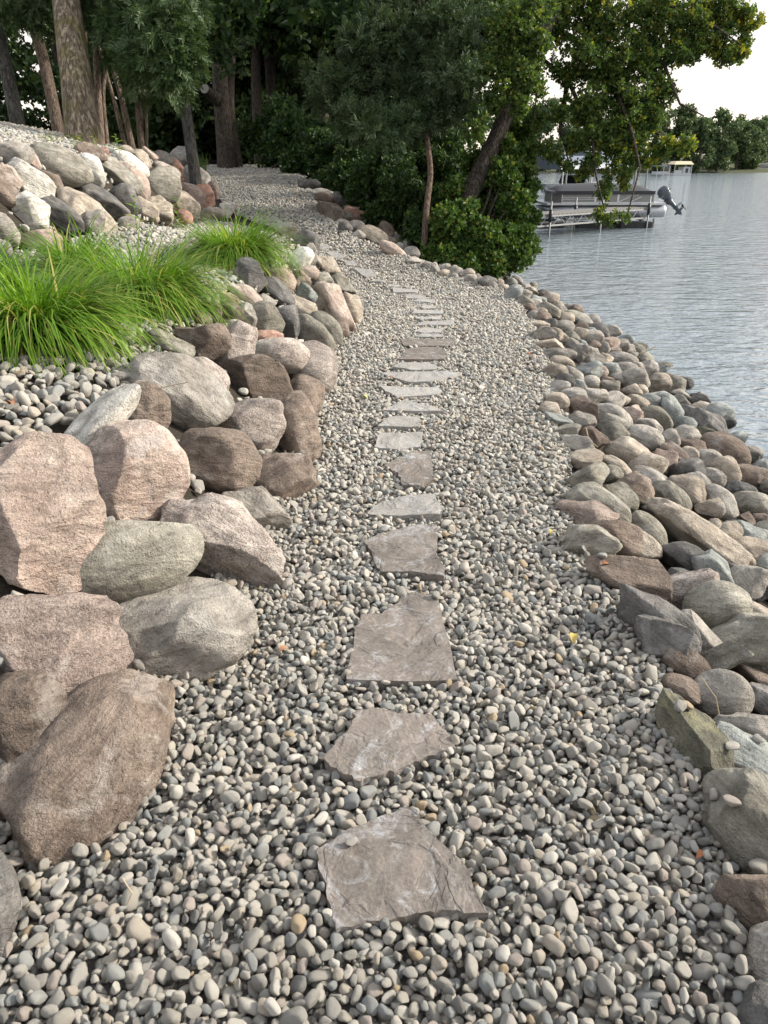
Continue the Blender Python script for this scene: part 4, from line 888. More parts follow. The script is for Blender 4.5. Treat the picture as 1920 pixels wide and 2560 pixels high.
# --- undergrowth shrubs by the path bend
SHR = [('dark leafy bush at the far end of the path', [(640, 340, 22, 40, 160), (690, 370, 21, 45, 220), (740, 340, 20, 60, 300), (760, 400, 19, 45, 240), (700, 300, 22, 60, 240)], L_SHRUB, .24),
       ('dense dark bush behind the border stones of the path bend', [(820, 380, 17.5, 60, 300), (870, 440, 16.5, 60, 320), (830, 470, 17, 40, 200), (790, 330, 19, 60, 260), (900, 370, 17, 70, 320), (930, 470, 15.5, 55, 300)], L_SHRUB, .19),
       ('tall leafy bush around the bare juniper trunk', [(980, 420, 15, 70, 380), (1010, 500, 14, 60, 340), (960, 540, 14, 40, 200), (1040, 580, 13, 45, 240), (1075, 430, 15.5, 55, 320), (1000, 350, 17, 80, 300), (1100, 520, 14, 55, 300), (1100, 350, 17, 70, 260)], L_SHRUB, .17),
       ('bright leafy thicket hanging over the water below the leaning trunk', [(1110, 640, 12.6, 45, 320), (1180, 620, 12.8, 60, 480), (1250, 620, 12.8, 45, 340), (1150, 575, 13.2, 45, 300), (1240, 550, 13.4, 50, 420), (1220, 480, 14.4, 50, 300), (1275, 470, 14.0, 40, 300), (1290, 540, 13.6, 28, 180), (1270, 390, 14.6, 30, 120), (1300, 400, 13.4, 34, 220), (1312, 470, 13.3, 30, 220), (1290, 330, 13.6, 34, 180), (1318, 540, 13.2, 20, 130), (1275, 590, 12.9, 32, 240), (1308, 580, 13.0, 15, 80), (1262, 655, 12.8, 18, 90), (1080, 655, 12.6, 30, 180), (1120, 545, 12.3, 34, 170), (1165, 520, 12.4, 22, 70), (1262, 440, 12.9, 36, 240), (1255, 370, 13.0, 34, 190), (1285, 500, 12.8, 26, 170), (1325, 610, 12.9, 10, 40), (1300, 640, 12.8, 14, 60), (1210, 585, 12.5, 30, 180), (1140, 470, 12.9, 26, 90), (1130, 590, 12.7, 50, 320), (1230, 665, 12.6, 30, 200), (1160, 668, 12.5, 30, 200), (1210, 400, 15.4, 50, 200)], L_VINE, .15)]
for i, (lab, cs, lm, sz) in enumerate(SHR):
    b = at(cs[1][0], cs[1][1] + 40, cs[1][2]); b[2] = float(terrain(b[0], b[1])); o = empty('leafy_bush', tuple(b))
    crown(o, [CL(c[0], c[1], c[2], c[3], c[4] * 2.2) for c in cs], 'broad', sz, [lm, L_YELLOW], 400 + i, name='foliage', droop=.5)
    st = MB(); g = np.random.default_rng(i)
    for c in cs: 
        e = at(c[0], c[1], c[2]); st.tube([Vector(g.normal(size=3) * .15 * [1, 1, 0]), Vector((e - b) * .5 + [0, 0, .15]), Vector(e - b)], [.03, .022, .01], 6)
    st.build('stems', B_DARK, o); tag(o, lab, 'bush', 'bushes between path and lake')
tt_, tp_ = tree('added_shade_tree', 'tall dark tree in the bushes right of the path bend, added to shade the path', [(938, 500), (930, 300), (925, 60)], 18.0, [34, 30, 26], B_DARK, group='trees of the wood behind the path', ext=5)  # added tree: its crown above the frame casts shade on the far path
_gg = np.random.default_rng(55)
crown(tt_, [(np.array([_gg.uniform(-1.5, 4.2), _gg.uniform(15.5, 26), _gg.uniform(4.6, 8.5)]), (1.2, 1.3, .8), 120, 0) for _ in range(34)], 'big', .4, [L_SHRUB, L_YELLOW], 56)
# --- juniper with a bare peeling trunk
jun, jp = tree('juniper_tree', 'feathery juniper with a thin bare peeling trunk at the path edge', [(1057, 630), (1066, 520), (1078, 430), (1062, 310), (1056, 180), (1048, 20)], 12.6, [18, 15, 14, 13, 12, 10], mat_bark('bark_peeling', (.15, .10, .075), (.25, .19, .15), 1.6), n=14, rough=.16, ext=1.5)
JB = [(1060, 300, 820, 240), (1060, 285, 860, 300), (1058, 250, 800, 190), (1058, 220, 900, 150), (1055, 180, 880, 90), (1055, 150, 960, 60), (1060, 280, 1150, 250), (1058, 230, 1180, 200), (1056, 180, 1160, 120), (1053, 120, 1140, 40), (1052, 90, 930, -20), (1060, 300, 960, 330), (1060, 270, 990, 230), (1056, 140, 1060, 60), (1058, 240, 1100, 300)]
cl = []; lm = MB()
for x0, y0, x1, y1 in JB:
    z1 = 12.6 + random.uniform(-1.0, .5); a, b = at(x0, y0, 12.6), at(x1, y1, z1)
    lm.tube([a - np.array(jun.location), (a + b) / 2 + [0, 0, -.05] - np.array(jun.location), b - np.array(jun.location)], [.03, .02, .008], 6)
    for k in range(1, 8):
        q = a + (b - a) * (k / 7); cl.append((q + rng.normal(size=3) * .06, (.24, .3, .2), 42 + 4 * k, 0))
for (px, py, rp_, n) in [(960, 120, 80, 260), (1000, 200, 80, 280), (1080, 100, 80, 260), (1120, 180, 70, 220), (1050, 20, 100, 260), (920, 220, 50, 150), (1180, 60, 60, 140)]: cl.append(CL(px, py, 12.8, rp_, n))
lm.build('branches', B_DARK, jun)
crown(jun, cl, 'feather', .25, [L_JUNI, L_JUNI], 81, droop=-.2, per=12)
# --- the big leaning shade tree over the water
map_, mp_ = tree('leaning_tree', 'large leaning tree with drooping yellow-green branches over the water', [(1120, 600), (1170, 490), (1235, 360), (1290, 220), (1390, 20)], 12.9, [56, 46, 42, 38, 32], B_LEAN, n=22, ext=4, flare=.1)
p2, r2 = pix_trunk([(1190, 520), (1230, 430), (1262, 330)], 14.3, [44, 36, 30], .6); trunk(map_, p2, r2, B_DARK, seed=9, name='limb')
lm = MB(); L0 = np.array(map_.location)
for pl in [[(1390, 20), (1500, -30), (1640, 0), (1780, 60), (1850, 110)], [(1370, 60), (1460, 110), (1540, 220), (1580, 330), (1600, 420), (1570, 530)], [(1390, 20), (1560, 60), (1660, 160), (1700, 260), (1760, 290)], [(1300, 200), (1330, 120), (1345, 200), (1335, 300)], [(1330, 130), (1420, 200), (1480, 330), (1490, 440), (1510, 520)], [(1540, 240), (1620, 320), (1700, 370)], [(1420, 200), (1400, 320), (1420, 400)], [(1290, 220), (1250, 100), (1230, 0)]]:
    P = [at(x, y, 13.6 - .25 * k) - L0 for k, (x, y) in enumerate(pl)]; lm.tube(P, [.045 * (1 - .88 * k / (len(P) - 1)) + .004 for k in range(len(P))], 7)
lm.build('branches', B_DARK, map_, smooth=True)
MC = [(1300, 50, 95, 230, 0), (1250, 120, 70, 170, 0), (1190, 60, 80, 200, 0), (1400, 40, 100, 270, .05), (1510, 50, 100, 300, .15), (1620, 40, 100, 300, .1), (1720, 50, 85, 250, .3), (1800, 40, 70, 200, .4), (1865, 50, 50, 130, .5), (1855, 115, 35, 80, .6), (1800, 110, 45, 90, .35),
      (1460, 150, 90, 250, .02), (1560, 160, 90, 270, .04), (1650, 140, 80, 210, .08), (1720, 130, 55, 110, .2), (1400, 180, 45, 60, 0), (1480, 250, 75, 200, .02), (1570, 250, 80, 240, .03), (1650, 220, 50, 110, .05), (1500, 330, 70, 190, .06), (1580, 320, 65, 190, .12), (1630, 300, 40, 90, .06),
      (1440, 360, 45, 100, .08), (1530, 390, 55, 150, .35), (1600, 385, 50, 130, .4), (1665, 372, 36, 75, .5), (1715, 366, 26, 45, .7), (1475, 410, 40, 90, .2), (1550, 440, 34, 80, .3), (1500, 470, 30, 60, .25), (1505, 520, 24, 38, .3), (1575, 535, 20, 26, .5), (1530, 548, 17, 22, .5),
      (1330, 180, 40, 30, 0), (1345, 290, 36, 50, 0), (1370, 370, 30, 50, .02), (1335, 350, 30, 60, 0), (1415, 400, 24, 30, .05), (1390, 290, 28, 25, 0), (1315, 420, 24, 45, 0)]
crown(map_, [(at(x, y, 13.1), (r * 11.2 / FPX, r * 11.2 / FPX * 1.1, r * 11.2 / FPX), n * (1.9 if y < 330 else (1.3 if y < 430 else .7)), ye) for x, y, r, n, ye in MC] + [CL(x, y, 12.0, r, n) for x, y, r, n in [(1330, 110, 60, 260), (1290, 190, 40, 130), (1260, 60, 70, 260), (1320, 30, 80, 260), (1215, 160, 50, 160), (1250, 240, 40, 110), (1190, 320, 40, 90), (1300, 250, 30, 70), (1340, 200, 40, 90)]] + [(at(1300 + 130 * k, -170 - 40 * (k % 2), 14.5), (1.3, 2.2, 1.2), 300, .1) for k in range(5)] + [(at(1050 + 160 * k, -300, 15.5), (1.5, 2.2, 1.4), 260, .02) for k in range(5)], 'broad', .135, [L_MAPLE, L_YELLOW], 91, droop=.8, tuft=.24, per=15)

# ------------------------------------------------------------------ grass clumps and weeds
def grass_clump(base, radius, height, n, seed, lean=(0, 0)):
    g = np.random.default_rng(seed); V = []; F = []
    for k in range(n):
        a = g.uniform(0, 6.28); r0 = radius * .32 * math.sqrt(g.uniform()); b = np.array([math.cos(a) * r0, math.sin(a) * r0, -.02])
        L = height * g.uniform(.75, 1.65); az = a + g.normal() * .7; tilt = abs(g.normal()) * .40 + .10 + .45 * r0 / radius; bend = g.uniform(.9, 3.0)
        w = g.uniform(.0034, .0078); p = b.copy(); th = tilt; seg = 6; side = np.array([-math.sin(az), math.cos(az), 0]); k0 = len(V)
        for s in range(seg + 1):
            ww = w * (1 - (s / seg) ** 2 * .92); V += [p - side * ww, p + side * ww]
            dv = np.array([math.cos(az) * math.sin(th) + lean[0] * .25, math.sin(az) * math.sin(th) + lean[1] * .25, math.cos(th)]); p = p + dv * L / seg; th += bend / seg
        for s in range(seg): F.append([k0 + 2 * s, k0 + 2 * s + 1, k0 + 2 * s + 3, k0 + 2 * s + 2])
    return np.array(V), np.array(F)
for (px, py, rad, hh, n, lab, seed) in [(95, 850, .62, .43, 2600, 'large fountain grass clump nearest the camera in the pebble bed', 1), (350, 765, .66, .44, 2700, 'wide fountain grass clump between the two others in the bed', 2),
                                        (190, 690, .40, .44, 500, 'thin upright grass tuft against the upper boulder wall', 5), (585, 660, .64, .46, 2200, 'rounded fountain grass clump nearest the path', 3), (-60, 760, .5, .42, 900, 'fountain grass clump cut off at the left edge', 4)]:
    P, t = hit(terrain, px, py); o = empty('grass_clump', tuple(P)); V, F = grass_clump(P, rad, hh, n, seed, (.35, -.1))
    obj_np('blades', V, F, L_GRASS, o, smooth=True); tag(o, lab, 'ornamental grass', 'fountain grass clumps')
def weed(name, px, py, h, leaves, size, lab, seed, group='weeds among the stones', stems=3, mat=L_WEED):
    P, t = hit(terrain, px, py); o = empty(name, tuple(P)); g = np.random.default_rng(seed); mb = MB(); V = []; F = []
    for s in range(stems):
        d = np.array([g.normal() * .15, g.normal() * .15, 1.0]); q0 = np.array([g.normal() * .03, g.normal() * .03, -.01]) * stems; mb.tube([q0, q0 + d * h], [.004, .002], 5)
        for k in range(leaves):
            b = q0 + d * h * (k + 1) / leaves; a = k * 1.57 + g.normal() * .3; L = size * g.uniform(.7, 1.1) * (1.2 - .5 * k / leaves); dr = np.array([math.cos(a), math.sin(a), .25]); sd = np.array([-math.sin(a), math.cos(a), 0]); k0 = len(V)
            V += [b, b + dr * L * .45 + sd * L * .18 + [0, 0, .01], b + dr * L, b + dr * L * .45 - sd * L * .18 + [0, 0, .01]]; F.append([k0, k0 + 1, k0 + 2, k0 + 3])
    mb.build('stem', L_WEED, o); obj_np('leaves', np.array(V), np.array(F), mat, o, smooth=False); tag(o, lab, 'weed', group)
weed('tall_weed', 445, 575, .42, 20, .13, 'tall weed with paired leaves in front of the upper wall', 1, stems=1, mat=L_GRASS)
weed('tall_weed', 352, 585, .36, 14, .12, 'shorter weed with paired leaves beside the grass', 2, stems=1, mat=L_GRASS)
weed('low_weed', 95, 352, .2, 8, .09, 'yellow-green weed patch growing on the upper pebble slope', 3, stems=14)
weed('low_weed', 140, 356, .17, 8, .08, 'second paler weed patch on the upper pebble slope', 4, stems=9)
weed('low_weed', 560, 805, .05, 5, .035, 'tiny weed sprouting between two boulders of the lower wall', 5, stems=3, mat=L_GRASS)
weed('low_weed', 1235, 700, .0, 1, .02, 'tiny sprout at the far edge of the path', 6, stems=1) if False else None
g = np.random.default_rng(12); V, F = [], []
for k in range(2600):   # rough grass bank past the end of the upper wall
    px = g.uniform(490, 700); py = g.uniform(362, 412); zc = g.uniform(17.5, 23); b = at(px, py, zc); gz = float(terrain(b[0], b[1]))
    if b[0] > xl(b[1]) - .1: continue
    b[2] = gz; a = g.uniform(0, 6.28); d = np.array([math.cos(a) * .35, math.sin(a) * .35, 1]) * g.uniform(.15, .4); s = np.array([-math.sin(a), math.cos(a), 0]) * .008; k0 = len(V)
    V += [b - s, b + s, b + d + s * .3, b + d - s * .3]; F.append([k0, k0 + 1, k0 + 2, k0 + 3])
if V: tag(obj_np('bank_grass', np.array(V), np.array(F), L_VINE, None, smooth=False), 'rough grass bank at the end of the path below the trunks', 'grass', kind='stuff')

# ------------------------------------------------------------------ fallen leaves, twigs
LEAFM = {'orange': plain('dry_leaf_orange', (.30, .11, .045), .7), 'yellow': plain('dry_leaf_yellow', (.42, .32, .09), .7), 'brown': plain('dry_leaf_brown', (.25, .13, .07), .8), 'green': plain('dry_leaf_green', (.42, .5, .12), .7)}
for i, (px, py, L, col, lab) in enumerate([(1490, 1422, .055, 'orange', 'orange curled leaf against the dark brown riprap stone'), (1432, 1612, .05, 'yellow', 'yellow curled leaf on the pebbles right of the long flagstone'), (983, 950, .05, 'orange', 'red-brown leaf below the lens-shaped flagstone'),
        (725, 1628, .05, 'brown', 'brown leaf on the pebbles beside the light grey boulder'), (980, 853, .05, 'brown', 'brown leaf left of the middle flagstones'), (1290, 825, .05, 'orange', 'orange leaf beside the far riprap'),
        (1325, 890, .05, 'orange', 'orange leaf at the pebble edge beside the riprap'), (920, 998, .045, 'green', 'yellow-green leaf on the pebbles left of the flagstones'), (1385, 1333, .05, 'yellow', 'yellow leaf lying near the olive angular riprap stone'), (25, 1015, .07, 'brown', 'brown leaf on the pebbles of the planting bed'), (1740, 2150, .03, 'orange', 'orange leaf fragment among pebbles at the lower right')]):
    P = surface(px, py)[0] + Vector((0, 0, .006)); a = i * 1.3; V = []
    for s in np.linspace(0, 1, 6):
        w = .3 * L * math.sin(math.pi * min(.97, s + .06)) ; z = .35 * L * math.sin(s * 2.6); V += [(s * L * math.cos(a) + w * math.sin(a), s * L * math.sin(a) - w * math.cos(a), z + w * .5), (s * L * math.cos(a), s * L * math.sin(a), z), (s * L * math.cos(a) - w * math.sin(a), s * L * math.sin(a) + w * math.cos(a), z + w * .5)]
    Fq = [[3 * k + j, 3 * k + j + 1, 3 * k + j + 4, 3 * k + j + 3] for k in range(5) for j in (0, 1)]
    o = obj_np('fallen_leaf', np.array(V), np.array(Fq), LEAFM[col]); o.location = P; tag(o, lab, 'leaf', 'fallen leaves on the stones')
M_TWIG = plain('dry_twig', (.34, .27, .18), .85)
for (pl, rr, lab) in [([(1750, 1690), (1790, 1745), (1800, 1800), (1806, 1850)], .0022, 'dry grass stalk arching over the domed grey riprap stone'), ([(305, 2195), (330, 2232), (318, 2262)], .002, 'thin dry twig on the foreground pebbles'), ([(1600, 885), (1628, 872), (1640, 866)], .006, 'short stick poking over the water from the riprap'),
                      ([(1465, 1070), (1472, 1100), (1495, 1118)], .004, 'pale stalk lying across the riprap beside the path'), ([(345, 985), (400, 970), (470, 955)], .0025, 'dry straw over the bed pebbles behind the whitish boulder')]:
    P, t = hit(lambda x, y: terrain(x, y) + .12, *pl[0]); pts = [at(x, y, t * .985) for x, y in pl]; mb = MB(); mb.tube([p - pts[0] for p in pts], rr, 5); o = mb.build('twig', M_TWIG); o.location = pts[0]; tag(o, lab, 'twig', 'dry twigs')

# ------------------------------------------------------------------ dock and boats
M_ALU = plain('aluminium', (.24, .245, .25), .5, .4); M_TOON = plain('pontoon_metal', (.42, .43, .45), .4, .4); M_FENCE = plain('boat_fence', (.24, .235, .225), .5, .1); M_RAIL = plain('boat_rail', (.55, .56, .57), .35, .5)
M_COVER = plain('boat_cover', (.035, .036, .042), .7); M_BLACK = plain('black_plastic', (.02, .022, .025), .4); M_MOTOR = plain('motor_cowl', (.06, .075, .09), .28); M_CANOPY = plain('canopy_blue_grey', (.12, .14, .18), .55); M_WHITE = plain('white_hull', (.40, .41, .42), .35); M_TANC = plain('tan_canopy', (.62, .52, .36), .7); M_GLASS = plain('dark_glass', (.03, .035, .04), .1); M_RED = plain('red_brick', (.24, .09, .065), .85); M_ROOF = plain('slate_roof', (.05, .06, .085), .7); M_WOODP = plain('dock_board', (.17, .16, .15), .8)
M_DECAL = plain('decal_white', (.75, .75, .75), .4)
W = WATER_Z
dA = np.array([4.7, 25.8]); dB = np.array([8.75, 29.1]); dv = dB - dA; dl = np.linalg.norm(dv); yaw = math.atan2(dv[1], dv[0])
dock = empty('dock', (dA[0], dA[1], W), yaw); tag(dock, 'narrow aluminium dock on posts in front of the pontoon boat', 'dock')
x0 = -2.6; Ld = dl + .3
for s in (-1, 1):
    mb = MB(); mb.box(((x0 + Ld) / 2, s * .45, .62), (Ld - x0, .05, .05)); mb.box(((x0 + Ld) / 2, s * .45, .34), (Ld - x0, .05, .05))
    k = x0
    while k < Ld - .3:
        mb.tube([(k, s * .45, .34), (k + .3, s * .45, .62)], .014, 5); mb.tube([(k + .3, s * .45, .62), (k + .6, s * .45, .34)], .014, 5); k += .6
    mb.build('truss', M_ALU, dock)
for k in range(int((Ld - x0) / .2)): MB().box((x0 + .1 + k * .2, 0, .665), (.18, .96, .03)).build('plank', M_WOODP, dock)
for k in (0.15, 2.75, Ld - .1):
    for s in (-1, 1): 
        mb = MB(); mb.tube([(k, s * .54, -1.2), (k, s * .54, 1.05)], .028, 8); mb.build('post', M_ALU, dock, True); mb = MB(); mb.tube([(k, s * .54, .45), (k, s * .54, .82)], .055, 8); mb.build('post_sleeve', M_BLACK, dock, True)
BX, BY = [float(q) for q in at(1352, 520, 28.0)[:2]]
boat = empty('pontoon_boat', (BX, BY, W + .30), .05); boat.scale = (.71, .70, .70); tag(boat, 'grey pontoon boat with dark cover and outboard motor moored behind the dock', 'boat')
BL = 6.1
for s in (-1, 1):   # two tubes with raised pointed bows
    mb = MB(); mb.tube([(-.05, s * .9, .48), (.25, s * .9, .40), (.7, s * .9, .32), (1.2, s * .9, .30), (BL - .1, s * .9, .30), (BL, s * .9, .30)], [.03, .14, .24, .295, .30, .285], 20); mb.build('pontoon', M_TOON, boat, True)
MB().box((BL / 2 - .05, 0, .66), (BL - .1, 2.46, .12)).build('deck', M_TOON, boat, bevel=.02)
MB().box((BL / 2 - .05, -1.245, .66), (BL - .14, .02, .045)).build('deck_trim', M_RAIL, boat)
def fence(x0, x1, y0, y1, nm='fence_panel'):
    mb = MB(); dx, dy = x1 - x0, y1 - y0; L = math.hypot(dx, dy); Mz = Matrix.Rotation(math.atan2(dy, dx), 3, 'Z')
    mb.box(((x0 + x1) / 2, (y0 + y1) / 2, .99), (L - .04, .03, .5), Mz); p = mb.build(nm, M_FENCE, boat)
    rl = MB()
    for z in (.735, 1.255): rl.box(((x0 + x1) / 2, (y0 + y1) / 2, z), (L, .045, .04), Mz)
    for q in (0, 1): rl.box((x0 + dx * q, y0 + dy * q, 1.0), (.045, .05, .54), Mz)
    rl.build('rail', M_RAIL, p)
for a in [(.35, -.7, .75, -1.18), (.75, -1.18, 2.4, -1.18), (2.45, -1.18, 3.55, -1.18), (3.6, -1.18, 5.4, -1.18)]: fence(a[0], a[2], a[1], a[3])
fence(.35, .35, -.7, .7); fence(.35, .75, .7, 1.18); fence(.75, 5.4, 1.18, 1.18); fence(5.4, 5.4, -1.18, 1.18)
mb = MB()
for z in (.88, .96): mb.box((1.6, -1.205, z), (1.6, .02, .02))
mb.tube([(3.6, -1.215, .76), (4.15, -1.215, 1.0)], .02, 6); mb.tube([(4.2, -1.215, .76), (4.75, -1.215, 1.0)], .02, 6); mb.build('side_trim', M_RAIL, boat)
xs_ = np.linspace(.3, 5.45, 22); ys_ = np.linspace(-1.24, 1.24, 13); V = []
for x in xs_:
    for y in ys_:
        e = min((x - .3) / .5, (5.45 - x) / .5, 1); e2 = 1 - (abs(y) / 1.24) ** 2.5; V.append((x, y, 1.16 + .12 * min(1, e * 2) + .34 * max(0, e2) * (.35 + .65 * max(0.0, math.sin(math.pi * (x - .3) / 5.15)) ** .6) * min(1, max(0, e))))
ii = np.arange(21)[:, None] * 13 + np.arange(12)[None]; obj_np('cover', np.array(V), np.stack([ii, ii + 13, ii + 14, ii + 1], -1).reshape(-1, 4), M_COVER, boat)
mb = MB()
for sgn in (-1, 1): mb.box((2.9, sgn * 1.25, 1.2), (5.0, .015, .16))
mb.build('cover_skirt', M_COVER, boat)
txt = bpy.data.curves.new('lettering', 'FONT'); txt.body = 'SYLVAN'; txt.size = .13; txt.extrude = .002; txt.align_x = 'CENTER'; txt.materials.append(M_DECAL)
_tf = bpy.data.objects.new('lettering_curve', txt); COL.objects.link(_tf); bpy.context.view_layer.update(); txt.space_character = 1.4
_tm = bpy.data.meshes.new_from_object(_tf.evaluated_get(bpy.context.evaluated_depsgraph_get())); bpy.data.objects.remove(_tf)
to = link(bpy.data.objects.new('lettering', _tm), boat); to.location = (4.3, -1.202, 1.04); to.rotation_euler = (R(90), 0, 0)
# outboard motor, tilted up
mot = empty('outboard_motor', (0, 0, 0)); mot.parent = boat; mot.location = (BL + .42, -.45, .62); mot.scale = (1.08, 1.08, 1.0); mot.rotation_euler = (0, R(-46), 0); del mot
_mot = [o for o in boat.children if o.name.startswith('outboard_motor')][0]
V, F = ico(3); C_ = V.copy(); C_ = np.sign(C_) * np.abs(C_) ** .8; C_ = C_ * [.30, .24, .36]; C_[:, 0] *= np.where(C_[:, 2] < 0, .85, 1.0); obj_np('cowl', C_ + [.12, 0, .62], F, M_MOTOR, _mot)
MB().box((.12, 0, .62), (.615, .44, .03)).build('cowl_band', M_ALU, _mot, bevel=.01)
mb = MB(); mb.tube([(.1, 0, .32), (.08, 0, .05), (.1, 0, -.35), (.1, 0, -.62)], [.17, .12, .09, .08], 12); mb.build('midsection', M_MOTOR, _mot, True)
MB().box((.2, 0, -.36), (.42, .24, .025)).build('cavitation_plate', M_MOTOR, _mot); mb = MB(); mb.tube([(-.14, 0, -.62), (0, 0, -.62), (.2, 0, -.62), (.34, 0, -.62)], [.02, .075, .075, .045], 12); mb.build('gearcase', M_MOTOR, _mot, True)
MB().add([(-.05, .012, -.66), (.2, .012, -.66), (.12, 0, -.9), (-.05, -.012, -.66), (.2, -.012, -.66)], [(0, 1, 2), (3, 2, 4), (0, 2, 3), (1, 4, 2)]).build('skeg', M_MOTOR, _mot)
mb = MB()
for k in range(3):
    a = k * 2.094; mb.box((.38, math.cos(a) * .11, -.62 + math.sin(a) * .11), (.03, .09, .16), Matrix.Rotation(a - 1.57, 3, 'X') @ Matrix.Rotation(.5, 3, 'Z'))
mb.build('propeller', M_BLACK, _mot); MB().box((-.02, 0, .18), (.16, .3, .28)).build('bracket', M_BLACK, _mot, bevel=.02)
lift = empty('boat_lift', (BX, BY, W), .05); lift.scale = (.71, .70, .95); tag(lift, 'low boat lift with black floats carrying the pontoon boat', 'boat lift')
for (x, y, w) in [(1.05, -1.1, 1.25), (3.1, -1.1, 1.5), (5.3, -1.1, 1.6), (1.2, .9, 1.2), (4.8, .9, 1.4)]:
    f = MB().box((x - .9, y - .5, .04), (w, .7, .36)).build('float', M_BLACK, lift, bevel=.03); mb = MB()
    for q in (-.3, 0, .3): mb.box((x - .9 + q * w, y - .855, .04), (.05, .02, .3))
    mb.build('rib', M_BLACK, f)
for x in (1.2, 4.9):
    MB().box((x, 0, .245), (.12, 2.7, .06)).build('crossbeam', M_ALU, lift)
for (x, y) in [(4.9, -1.28), (5.5, -1.28), (1.0, -1.28), (1.0, 1.3), (5.2, 1.3)]: MB().tube([(x, y, -1.3), (x, y, .3)], .06, 8).build('leg', M_ALU, lift)
def canopy_lift(name, label, loc, rz, Lc, Wc, hp, mat):
    o = empty(name, loc, rz); tag(o, label, 'boat lift')
    V = []; n = 9
    for x in np.linspace(0, Lc, 9):
        for a in np.linspace(0, math.pi, n): V.append((x, -math.cos(a) * Wc / 2, hp + max(0.0, math.sin(a)) ** .8 * .55))
    ii = np.arange(8)[:, None] * n + np.arange(n - 1)[None]; obj_np('canopy', np.array(V), np.stack([ii, ii + n, ii + n + 1, ii + 1], -1).reshape(-1, 4), mat, o)
    mb = MB(); [mb.add([(x, -math.cos(a) * Wc / 2, hp + max(0.0, math.sin(a)) ** .8 * .55) for a in np.linspace(0, math.pi, n)], [tuple(range(n))]) for x in (0.01, Lc - .01)]; mb.build('end_flap', mat, o)
    for x in (.4, Lc - .4):
        for s in (-1, 1): MB().tube([(x, s * Wc / 2, -1.5), (x, s * Wc / 2, hp + .02)], .05, 8).build('post', M_ALU, o)
    return o
canopy_lift('canopied_boat_lift', 'boat lift with rounded blue-grey canopy behind the pontoon boat', tuple(list(np.array(at(1340, 470, 36))[:2]) + [W]), yaw + .05, 6.6, 2.7, 1.75, M_CANOPY)
canopy_lift('canopied_boat_lift', 'second rounded canopy lift farther out behind the leaves', tuple(list(np.array(at(1448, 470, 46))[:2]) + [W]), yaw + .05, 5.5, 2.7, 2.0, M_CANOPY)
p_ = np.array(at(1342, 470, 36.3)); sb = empty('runabout_boat', (p_[0] + .3, p_[1] + .25, W + .35), yaw + .05); tag(sb, 'white runabout hull stored under the nearer blue-grey canopy', 'boat')
st = [(0, .25, .35, .75), (.8, .75, .1, .72), (2.2, 1.0, 0, .7), (5.6, 1.0, 0, .7)]; V = []
for x, hw, zb, zt in st: V += [(x, -hw, zt), (x, -hw * .95, zb + .35), (x, 0, zb), (x, hw * .95, zb + .35), (x, hw, zt)]
F = [(5 * i + j, 5 * i + 5 + j, 5 * i + 6 + j, 5 * i + 1 + j) for i in range(3) for j in range(4)] + [(5 * i, 5 * i + 4, 5 * i + 9, 5 * i + 5) for i in range(3)] + [(15, 16, 17, 18, 19), (0, 4, 3, 2, 1)]
MB().add(V, F).build('hull', M_WHITE, sb); MB().box((3.5, -1.0, .52), (4.0, .03, .1)).build('stripe', M_CANOPY, sb); MB().box((2.4, 0, .9), (.06, 1.5, .4), Matrix.Rotation(.5, 3, 'Y')).build('windscreen', M_GLASS, sb)
for (px, zc, h, lab) in [(1475, 33, 2.1, 'tall thin white lift pole beside the boat canopy'), (1403, 33.5, 1.4, 'shorter white lift pole in front of the blue-grey canopy')]:
    p_ = at(px, 480, zc); o = empty('lift_pole', (p_[0], p_[1], W)); MB().tube([(0, 0, -1), (0, 0, 1.3 + h)], .035, 8).build('pole', M_RAIL, o); MB().tube([(0, 0, 1.3 + h), (0, 0, 1.36 + h)], .05, 8).build('pole_cap', M_WHITE, o); tag(o, lab, 'pole', 'white lift poles')
# far dock with tan canopy
p_ = at(1684, 443, 96); fd = empty('canopied_dock', (p_[0], p_[1], W), .12); fd.scale = (.78, .78, .72); tag(fd, 'white floating dock house under a tan canopy near the far trees', 'dock')
MB().box((1.35, 1.0, .18), (3.0, 2.2, .35)).build('float', M_WHITE, fd); MB().box((2.1, .95, .85), (1.2, 1.7, 1.0)).build('cabin', M_WHITE, fd); MB().box((2.1, .09, .78), (.45, .04, .7)).build('door', M_GLASS, fd); MB().box((.6, .0, .6), (1.3, .05, .5)).build('railing', M_WHITE, fd)
mb = MB(); mb.add([(-.25, -.2, 1.75), (3.05, -.2, 1.75), (3.05, 2.2, 1.75), (-.25, 2.2, 1.75), (.15, .15, 2.25), (2.65, .15, 2.25), (2.65, 1.9, 2.25), (.15, 1.9, 2.25)], [(0, 1, 5, 4), (1, 2, 6, 5), (2, 3, 7, 6), (3, 0, 4, 7), (4, 5, 6, 7), (3, 2, 1, 0)]); mb.build('canopy', M_TANC, fd)
for x in (0, 2.8):
    for y in (0, 2): MB().tube([(x, y, .3), (x, y, 1.78)], .05, 6).build('post', M_WHITE, fd)
p_ = at(1640, 443, 93); fr = empty('boat_shelter', (p_[0], p_[1], W), .12); fr.scale = (.78, .78, .72); tag(fr, 'low flat-roofed boat shelter beside the tan canopy', 'boat shelter')
MB().box((1.05, .9, 1.55), (2.3, 2.0, .12)).build('roof', M_CANOPY, fr); MB().box((1.05, .9, .5), (2.2, 1.5, .4)).build('hull', M_WHITE, fr)
for x in (.05, 1.05, 2.05): MB().tube([(x, -.05, -.5), (x, -.05, 1.5)], .045, 6).build('post', M_WHITE, fr)

